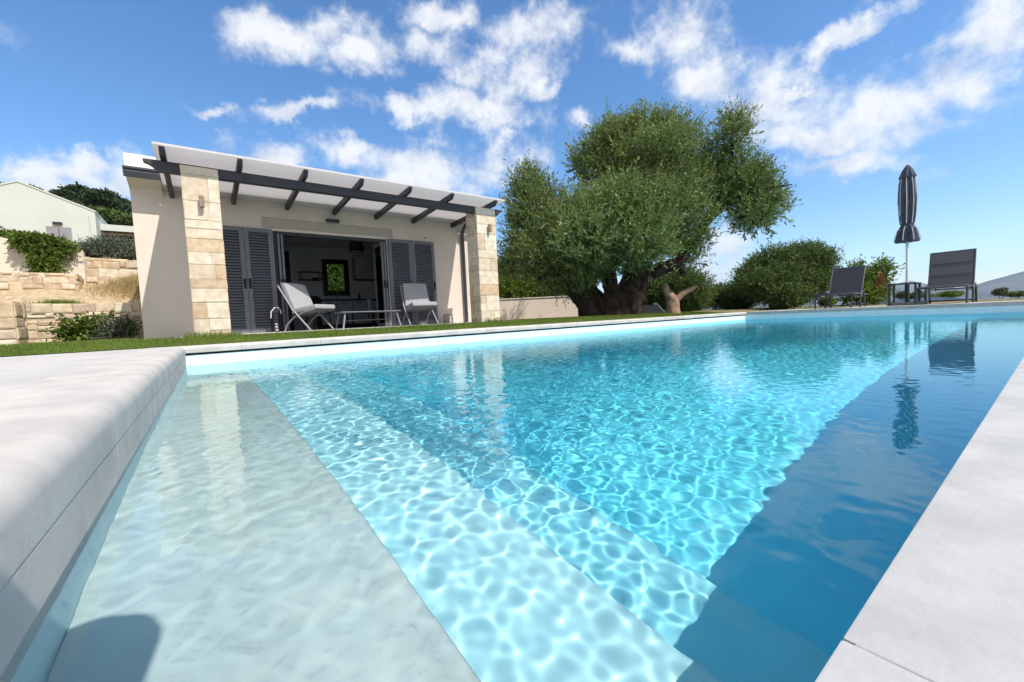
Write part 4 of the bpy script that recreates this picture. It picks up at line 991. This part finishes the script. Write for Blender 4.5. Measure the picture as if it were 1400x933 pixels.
# trees and shrubs of the garden
plant('olive_tree', 'pale background olive tree over the garden wall next to the right stone pillar', 'tree', [blob(712,394,30,28,21),blob(690,385,26,26,21.5),blob(735,395,26,26,22)], m_brightleaf, 2600, 11, 0.5, 0.14, 0.03, 41, ground=0.2, group='trees behind the garden wall')
plant('olive_tree', 'darker background olive tree between the garden wall and the big olive trunk', 'tree', [blob(775,398,36,24,22),blob(752,385,20,20,22.5)], m_bush, 1800, 11, 0.5, 0.14, 0.03, 42, ground=0.2, group='trees behind the garden wall')
plant('rounded_shrub', 'wide green shrub behind the pruned stump', 'shrub', [blob(912,402,46,30,16.5),blob(945,405,34,28,16.5),blob(885,405,34,26,16.5),blob(925,388,28,20,16.8)], m_bush, 6000, 11, 0.38, 0.085, 0.016, 43, ground=0.2, group='shrubs along the garden edge')
plant('rounded_shrub', 'smaller dark green shrub left of the tall shrub', 'shrub', [blob(1000,408,22,19,18.5),blob(978,414,16,12,18),blob(1016,410,16,18,18.5)], m_bush, 2900, 11, 0.36, 0.085, 0.017, 44, ground=0.2, group='shrubs along the garden edge')
plant('rounded_shrub', 'tiny distant dark shrub in the gap between two larger shrubs', 'shrub', [blob(984,401,10,9,30)], m_pine, 500, 9, 0.4, 0.14, 0.03, 45, ground=-0.2)
plant('tall_shrub', 'big dense dark green shrub left of the loungers', 'shrub', [blob(1070,376,46,32,16.5),blob(1032,382,24,30,16.5),blob(1110,368,26,28,16.5),blob(1055,397,44,24,16.2),blob(1102,394,36,26,16.4),blob(1085,355,30,16,16.6),blob(1124,352,12,16,16.6)], m_bush, 11000, 12, 0.38, 0.085, 0.0155, 46, ground=0.2)
plant('leaning_shrub', 'open leafy shrub with reddish flowers behind the left lounger', 'shrub', [blob(1195,392,18,22,16.6),blob(1205,372,10,14,16.6),blob(1175,385,14,22,16.8),blob(1180,405,20,14,16.4)], m_brightleaf, 1500, 9, 0.36, 0.10, 0.024, 47, ground=0.2)
rgf = np.random.default_rng(77)
V, F = leaf_cloud([blob(1204,390,7,15,16.0)], rgf, 70, 4, 0.12, 0.06, 0.022)
ls = bpy.data.objects['leaning_shrub']; np_mesh('blossoms', V, F, m_red, ls, base=tuple(ls.location))
for k, (px, py, rx, ry, D, mt, lab) in enumerate([(1084,417,22,10,15.6,m_brightleaf,'bright yellow green bedding plants under the tall shrub'),(1060,419,10,7,16,m_brightleaf,'small yellow green plant at the pool corner'),(1128,415,14,9,16.6,m_brightleaf,'low green plants beneath the left lounger'),
        (1255,406,12,6,17.5,m_brightleaf,'low yellow green plants between side table and right lounger'),(1232,405,10,6,17.5,m_greyleaf,'grey green plants behind the parasol base'),(1300,404,22,6,18.5,m_brightleaf,'low plants seen beneath the right lounger'),
        (1388,404,16,5,18,m_bush,'low dark green plants at the right edge of the far deck'),(1368,402,10,7,18,m_greyleaf,'thin bare grey plant right of the right lounger')]):
    plant('bedding_plant', lab, 'plant', [blob(px, py, rx*0.8, ry*0.6, D)], mt, 420, 7, 0.10, 0.07, 0.014, 60+k, ground=0.22, group='low plants beyond the far deck', upb=1.1, stem_r=0.008, stem_name='stem', part='leaves')
# left: creeper, grey shrub, hedge, small plants at the wall's foot
rg9 = 80
plant('creeper', 'bright green creeper spilling over the cream terrace wall', 'creeper', [blob(52,335,38,24,0)]*0+[((-3.02,14.72,2.50),(0.26,0.16,0.42)),((-3.0,14.85,2.80),(0.48,0.18,0.17)),((-2.72,14.82,2.66),(0.20,0.14,0.17)),((-3.30,14.8,2.78),(0.26,0.18,0.18)),((-2.98,14.68,2.15),(0.18,0.12,0.20))], m_creeper, 1900, 9, 0.15, 0.060, 0.019, 81, ground=1.93, upb=0.1, droop=0.25, stem_r=0.012, stem_name='stem', part='leaves')
plant('hedge', 'clipped green hedge behind the cream wall at the left edge', 'hedge', [((-3.9,15.7,2.92),(0.6,0.25,0.17)),((-4.6,15.8,2.92),(0.6,0.25,0.18)),((-3.3,15.8,2.86),(0.45,0.25,0.13))], m_creeper, 1500, 9, 0.16, 0.06, 0.018, 82, ground=2.3, stem_r=0.012, stem_name='stem', part='leaves')
plant('grey_shrub', 'wide silvery grey shrub on top of the upper rubble wall', 'shrub', [((-2.05,15.9,2.82),(0.50,0.35,0.30)),((-1.55,15.9,2.80),(0.50,0.35,0.30)),((-1.0,15.9,2.75),(0.5,0.35,0.30)),((-2.4,15.8,2.72),(0.25,0.3,0.2))], m_greyleaf, 3000, 9, 0.22, 0.055, 0.010, 83, ground=2.4, upb=0.9, stem_r=0.01, stem_name='stem', part='leaves')
plant('leafy_plant', 'young dark green rose bush at the foot of the low rubble wall', 'plant', [((-1.93,11.62,0.60),(0.16,0.12,0.24)),((-2.12,11.62,0.58),(0.15,0.1,0.22)),((-1.82,11.62,0.56),(0.10,0.1,0.18)),((-2.22,11.62,0.5),(0.1,0.1,0.16))], m_creeper, 230, 7, 0.18, 0.06, 0.022, 84, ground=0.33, stem_r=0.007, stem_name='stem', part='leaves', group='plants at the wall foot')
plant('leafy_plant', 'grey green lavender bush at the foot of the low rubble wall', 'plant', [((-1.60,11.62,0.54),(0.20,0.12,0.18)),((-1.38,11.62,0.54),(0.15,0.12,0.16))], m_greyleaf, 420, 8, 0.16, 0.05, 0.010, 85, ground=0.33, upb=0.9, stem_r=0.006, stem_name='stem', part='leaves', group='plants at the wall foot')
plant('leafy_plant', 'thin twiggy green plant beside the house corner', 'plant', [((-1.22,11.62,0.56),(0.07,0.07,0.2)),((-1.55,11.68,0.78),(0.10,0.05,0.08))], m_bush, 60, 6, 0.14, 0.05, 0.018, 86, ground=0.33, stem_r=0.006, stem_name='stem', part='leaves', group='plants at the wall foot')
# behind the house, seen through its back window
plant('garden_shrub', 'sunlit yellow green shrub seen through the inner window', 'shrub', [((4.6,18.2,1.8),(1.6,0.8,1.2)),((5.6,18.6,3.0),(1.2,0.8,1.0)),((4.0,18.6,3.0),(1.0,0.8,1.0))], m_brightleaf, 2600, 10, 0.4, 0.11, 0.03, 90, ground=0.3)
# the wooded hill
hill_trees = [(88,272,13),(104,268,14),(120,272,13),(137,271,12),(152,277,13),(166,284,13),(180,292,13),(112,281,15),(145,287,14),(95,281,12),(196,296,13),(172,297,13),(128,288,12),(3,262,12),(47,266,10)]
LB = ['first dark tree left on the wooded hilltop above the white roof','tallest round dark tree at the crest of the wooded hill','dark hilltop tree just right of the crest','rounded dark tree midway along the hilltop','dark tree on the falling hill crest','dark tree low on the hill crest near the house roof','dark tree lowest on the crest beside the house wall','dark tree below the crest in the middle of the hill','dark tree below the falling crest','dark shrubby tree close to the white roof slope','dark tree hidden behind the house corner on the hill','dark tree lower on the slope beside the house corner','dark tree in the second row under the crest','dark treetop peeping over the white roof at the left edge','small dark treetop peeping over the white roof slope']
for k, (px, py, r) in enumerate(hill_trees):
    D = 72+3*(k % 3)
    plant('hill_tree', LB[k], 'tree', [blob(px, py, r, r*0.80, D), blob(px+r*0.5, py+r*0.35, r*0.6, r*0.5, D-0.5), blob(px-r*0.5, py+r*0.3, r*0.6, r*0.5, D-0.5)], m_pine, 520, 8, 0.55, 0.50, 0.16, 100+k, ground=float(at(px, py+r, D)[2])-1.0, group='trees on the wooded hill', stem_r=0.12)
rgs = np.random.default_rng(99)
sb_ = [blob(px, py, 13, 7, 64) for px, py in zip(np.linspace(70, 215, 16), np.linspace(291, 303, 16)+rgs.normal(size=16)*3)]
V, F = leaf_cloud(sb_, rgs, 2600, 8, 0.5, 0.42, 0.14)
stuff(np_mesh('hillside_scrub', V, F, m_bush), 'dense green scrub covering the hillside above the carport', 'scrub')
# ------------------------------------------------------------------ loungers, parasol, side table on the far deck
DZ = 0.245
def lounger(loc, rz, label, fabric, sc, back=68, seams=True):
    """long axis along +x (foot end at x = 0), width along y"""
    t_ = thing('sun_lounger', label, 'sun lounger', loc, rz, 'sun loungers on the far deck', sc)
    w, L, H = 0.33, 1.85, 0.33
    hx = 1.15                                              # hinge
    bl = 0.80; c, s = math.cos(math.radians(back)), math.sin(math.radians(back))
    m = MB()
    for y in (-w, w): m.tube([(0.0,y,H),(0.04,y,H+0.012),(hx,y,H),(L-0.05,y,H-0.015)], 0.020, 8)
    m.tube([(0.0,-w,H),(0.0,w,H)], 0.020, 8); m.tube([(L-0.05,-w,H-0.015),(L-0.05,w,H-0.015)], 0.018, 8)
    m.tube([(0.35,-w,H-0.06),(0.9,-w,H-0.08),(hx+0.35,-w,H-0.05)], 0.012, 6); m.tube([(0.35,w,H-0.06),(0.9,w,H-0.08),(hx+0.35,w,H-0.05)], 0.012, 6)
    m.build('frame', m_frame, t_, smooth=60)
    def slab(name, x0, z0, x1, z1, th, mat, y=w-0.015):
        m = MB(); m.bar((x0,0,z0), (x1,0,z1), 2*y, th); return m.build(name, mat, t_, bevel=0.006, seg=2)
    slab('seat', 0.02, H+0.018, hx-0.01, H+0.018, 0.022, fabric)
    b1 = slab('backrest', hx+0.02*c, H+0.03, hx+bl*c, H+0.02+bl*s, 0.026, fabric)
    m = MB()
    for k in (range(1, 3) if seams else ()):
        u = bl*k/3; m.bar((hx+u*c-0.016*s,-w+0.03,H+0.025+u*s+0.016*c), (hx+u*c-0.016*s,w-0.03,H+0.025+u*s+0.016*c), 0.010, 0.003)
    if seams: m.build('seam', m_dark2, b1)
    m = MB()
    for y in (-w, w): m.tube([(hx,y,H+0.01),(hx+(bl+0.02)*c,y,H+0.02+(bl+0.02)*s)], 0.017, 8)
    m.tube([(hx+(bl+0.01)*c,-w,H+0.02+(bl+0.01)*s),(hx+(bl+0.01)*c,w,H+0.02+(bl+0.01)*s)], 0.016, 8)
    m.build('back_frame', m_frame, t_, smooth=60)
    m = MB(); m.tube([(hx+0.5*bl*c,-w+0.06,H+0.5*bl*s),(hx+0.38,-w+0.06,H-0.05)], 0.011, 6); m.tube([(hx+0.5*bl*c,w-0.06,H+0.5*bl*s),(hx+0.38,w-0.06,H-0.05)], 0.011, 6); m.build('prop', m_dark2, t_)
    for y in (-w-0.018, w+0.018):
        m = MB(); m.tube([(0.10,y,H+0.01),(0.055,y,0.16),(0.03,y,0.0)], 0.019, 8); m.build('leg', m_frame, t_, smooth=60)
        m = MB(); m.tube([(0.92,y,0.0),(0.94,y,0.20),(0.99,y,0.34),(1.10,y,0.395),(1.24,y,0.385),(1.36,y,0.28),(1.42,y,0.12),(1.45,y,0.0)], 0.019, 8); m.build('rear_leg', m_frame, t_, smooth=60)
    for xx in (0.93, 1.44):
        m = MB(); m.tube([(xx,-w-0.018,0.055),(xx,w+0.018,0.055)], 0.014, 8); m.build('stretcher', m_dark2, t_)
    return t_
lounger((14.95, 4.12, DZ), math.radians(3), 'dark sling lounger with shadow across its raised back left of the parasol', m_sling, 1.25, 57, False)
lounger((14.95, 1.88, DZ), math.radians(0), 'grey padded lounger with stitched raised back right of the parasol', m_slingg, 1.28, 70)
UX, UY = 15.55, 2.60
t_ = thing('parasol', 'closed dark grey parasol on a white pole between the two loungers', 'parasol', (UX, UY, DZ))
m = MB(); m.tube([(0,0,0.10),(0,0,3.75)], 0.032, 14); m.build('pole', m_pole, t_, smooth=60)
m = MB(); m.tube([(0,0,0.09),(0,0,0.62)], 0.050, 14); m.build('base_sleeve', m_dark2, t_, smooth=60)
m = MB(); m.box(-0.36, 0.36, -0.36, 0.36, 0, 0.09); m.build('base_slab', m_rgrey, t_, bevel=0.02, seg=2)
def pleat(th, z): return 1.10-0.30*abs(math.sin(4*th+0.5*math.sin(1.7*z)))+0.07*math.cos(13*th+5*z)+0.05*math.cos(21*th-3*z)
m = MB(); m.lathe([(q*0.88, z) for q, z in [(0.085,2.16),(0.150,2.21),(0.172,2.40),(0.186,2.65),(0.192,2.85),(0.186,3.05),(0.170,3.30),(0.140,3.52)]], 96, fn=pleat); cn = m.build('canopy', m_brolly, t_, smooth=50)
m = MB(); m.lathe([(0.12,1.74),(0.215,1.72),(0.225,1.76),(0.215,1.84),(0.190,1.98),(0.150,2.12),(0.115,2.19),(0.09,2.20)], 96, fn=lambda th, z: 1.12-0.34*abs(math.sin(4*th+0.9))*(1 if z < 2.1 else .4)+0.10*math.cos(5*th+z*3)+0.07*math.cos(13*th+2)); m.build('canopy_skirt', m_brolly, cn, smooth=50)
m = MB(); m.lathe([(0.155,3.44),(0.168,3.46),(0.100,3.66),(0.045,3.76),(0.02,3.79)], 48, fn=lambda th, z: 1+0.10*math.cos(8*th)); m.build('vent_cap', m_brolly, cn, smooth=50)
m = MB()
for k in range(8):
    th = (k+0.02)*math.pi/4-0.05
    pts = [(0.150*1.15,2.22),(0.178*1.15,2.50),(0.192*1.15,2.85),(0.178*1.15,3.20),(0.142*1.15,3.50)]
    m.tube([(0.86*r*math.cos(th-0.125*math.sin(1.7*z)), 0.86*r*math.sin(th-0.125*math.sin(1.7*z)), z) for r, z in pts], 0.010, 6)
    m.tube([(r*math.cos(th-0.11), r*math.sin(th-0.11), z) for r, z in ((0.10*1.1,2.17),(0.175*1.22,2.05),(0.232*1.25,1.76))], 0.009, 6)
m.build('piping', m_piping, cn)
m = MB(); m.tube([(0.128*math.cos(a),0.128*math.sin(a),2.185) for a in np.linspace(0, 6.28, 20)], 0.012, 6); m.build('tie_strap', m_brolly, cn)
t_ = thing('side_table', 'small square dark metal side table in front of the parasol pole', 'table', (15.12, 2.58, DZ), 0)
m = MB(); m.box(-0.29, 0.29, -0.29, 0.29, 0.56, 0.59); m.build('tabletop', m_dark2, t_, bevel=0.004)
for sx in (-1, 1):
    for sy in (-1, 1):
        m = MB(); m.box(sx*0.255-0.022, sx*0.255+0.022, sy*0.255-0.022, sy*0.255+0.022, 0, 0.558); m.build('leg', m_dark2, t_)

# ------------------------------------------------------------------ the photographer: crouching on the ledge behind the lens, only the shadow is seen
pv = bpy.data.meshes.new('person')
J = {'pel': (0.02,-0.62,0.36), 'sp1': (0.0,-0.47,0.56), 'sp2': (-0.01,-0.30,0.77), 'nk': (0.03,-0.17,0.90), 'hd0': (0.06,-0.06,1.02), 'hd1': (0.08,-0.01,1.12),
     'shL': (-0.19,-0.28,0.80), 'elL': (-0.24,-0.20,0.52), 'haL': (-0.06,-0.10,0.40), 'shR': (0.18,-0.30,0.80), 'elR': (0.27,-0.24,0.52), 'haR': (0.10,-0.10,0.40),
     'hipL': (-0.09,-0.64,0.34), 'knL': (-0.16,-0.30,0.42), 'anL': (-0.15,-0.52,0.07), 'toL': (-0.16,-0.36,0.045), 'hipR': (0.13,-0.64,0.34), 'knR': (0.24,-0.30,0.40), 'anR': (0.22,-0.54,0.07), 'toR': (0.23,-0.38,0.045)}
names = list(J); rad = dict(pel=.15, sp1=.15, sp2=.16, nk=.06, hd0=.095, hd1=.11, shL=.07, elL=.045, haL=.03, shR=.07, elR=.045, haR=.03, hipL=.10, knL=.065, anL=.04, toL=.035, hipR=.10, knR=.065, anR=.04, toR=.035)
E_ = [('pel','sp1'),('sp1','sp2'),('sp2','nk'),('nk','hd0'),('hd0','hd1'),('sp2','shL'),('shL','elL'),('elL','haL'),('sp2','shR'),('shR','elR'),('elR','haR'),('pel','hipL'),('hipL','knL'),('knL','anL'),('anL','toL'),('pel','hipR'),('hipR','knR'),('knR','anR'),('anR','toR')]
pv.from_pydata([J[n_] for n_ in names], [(names.index(a), names.index(c)) for a, c in E_], []); pv.update()
person = bpy.data.objects.new('person', pv); COL.objects.link(person)
sk = person.modifiers.new('skin', 'SKIN')
lay = pv.skin_vertices[0] if pv.skin_vertices else None
if lay is None:
    import bmesh
    bm = bmesh.new(); bm.from_mesh(pv); bm.verts.layers.skin.verify(); bm.to_mesh(pv); bm.free(); lay = pv.skin_vertices[0]
for i_, n_ in enumerate(names): lay.data[i_].radius = (rad[n_], rad[n_]); lay.data[i_].use_root = (n_ == 'pel')
sbm = person.modifiers.new('sub', 'SUBSURF'); sbm.levels = 2; sbm.render_levels = 2
pv.materials.append(pmat('clothing', (0.10,0.12,0.18), (0.08,0.10,0.15), 8, 0.9, 0.1))
tag(person, 'photographer crouching on the pool ledge, present only as a shadow in the near corner', 'person')

# ------------------------------------------------------------------ the air
m = MB(); m.box(-5200, 7800, -3200, 6300, -60, 420)
m_haze = bpy.data.materials.new('haze_air'); m_haze.use_nodes = True; t = NT(m_haze.node_tree); t.n.clear()
hv = t.node('ShaderNodeVolumePrincipled'); hv.inputs['Color'].default_value = (0.50, 0.70, 1.0, 1); hv.inputs['Density'].default_value = 0.00009; hv.inputs['Anisotropy'].default_value = 0.3
oo = t.node('ShaderNodeOutputMaterial'); t.l.new(hv.outputs[0], oo.inputs[1])
hz = stuff(m.build('haze', m_haze), 'thin blue air between the garden and the far mountains', 'haze')
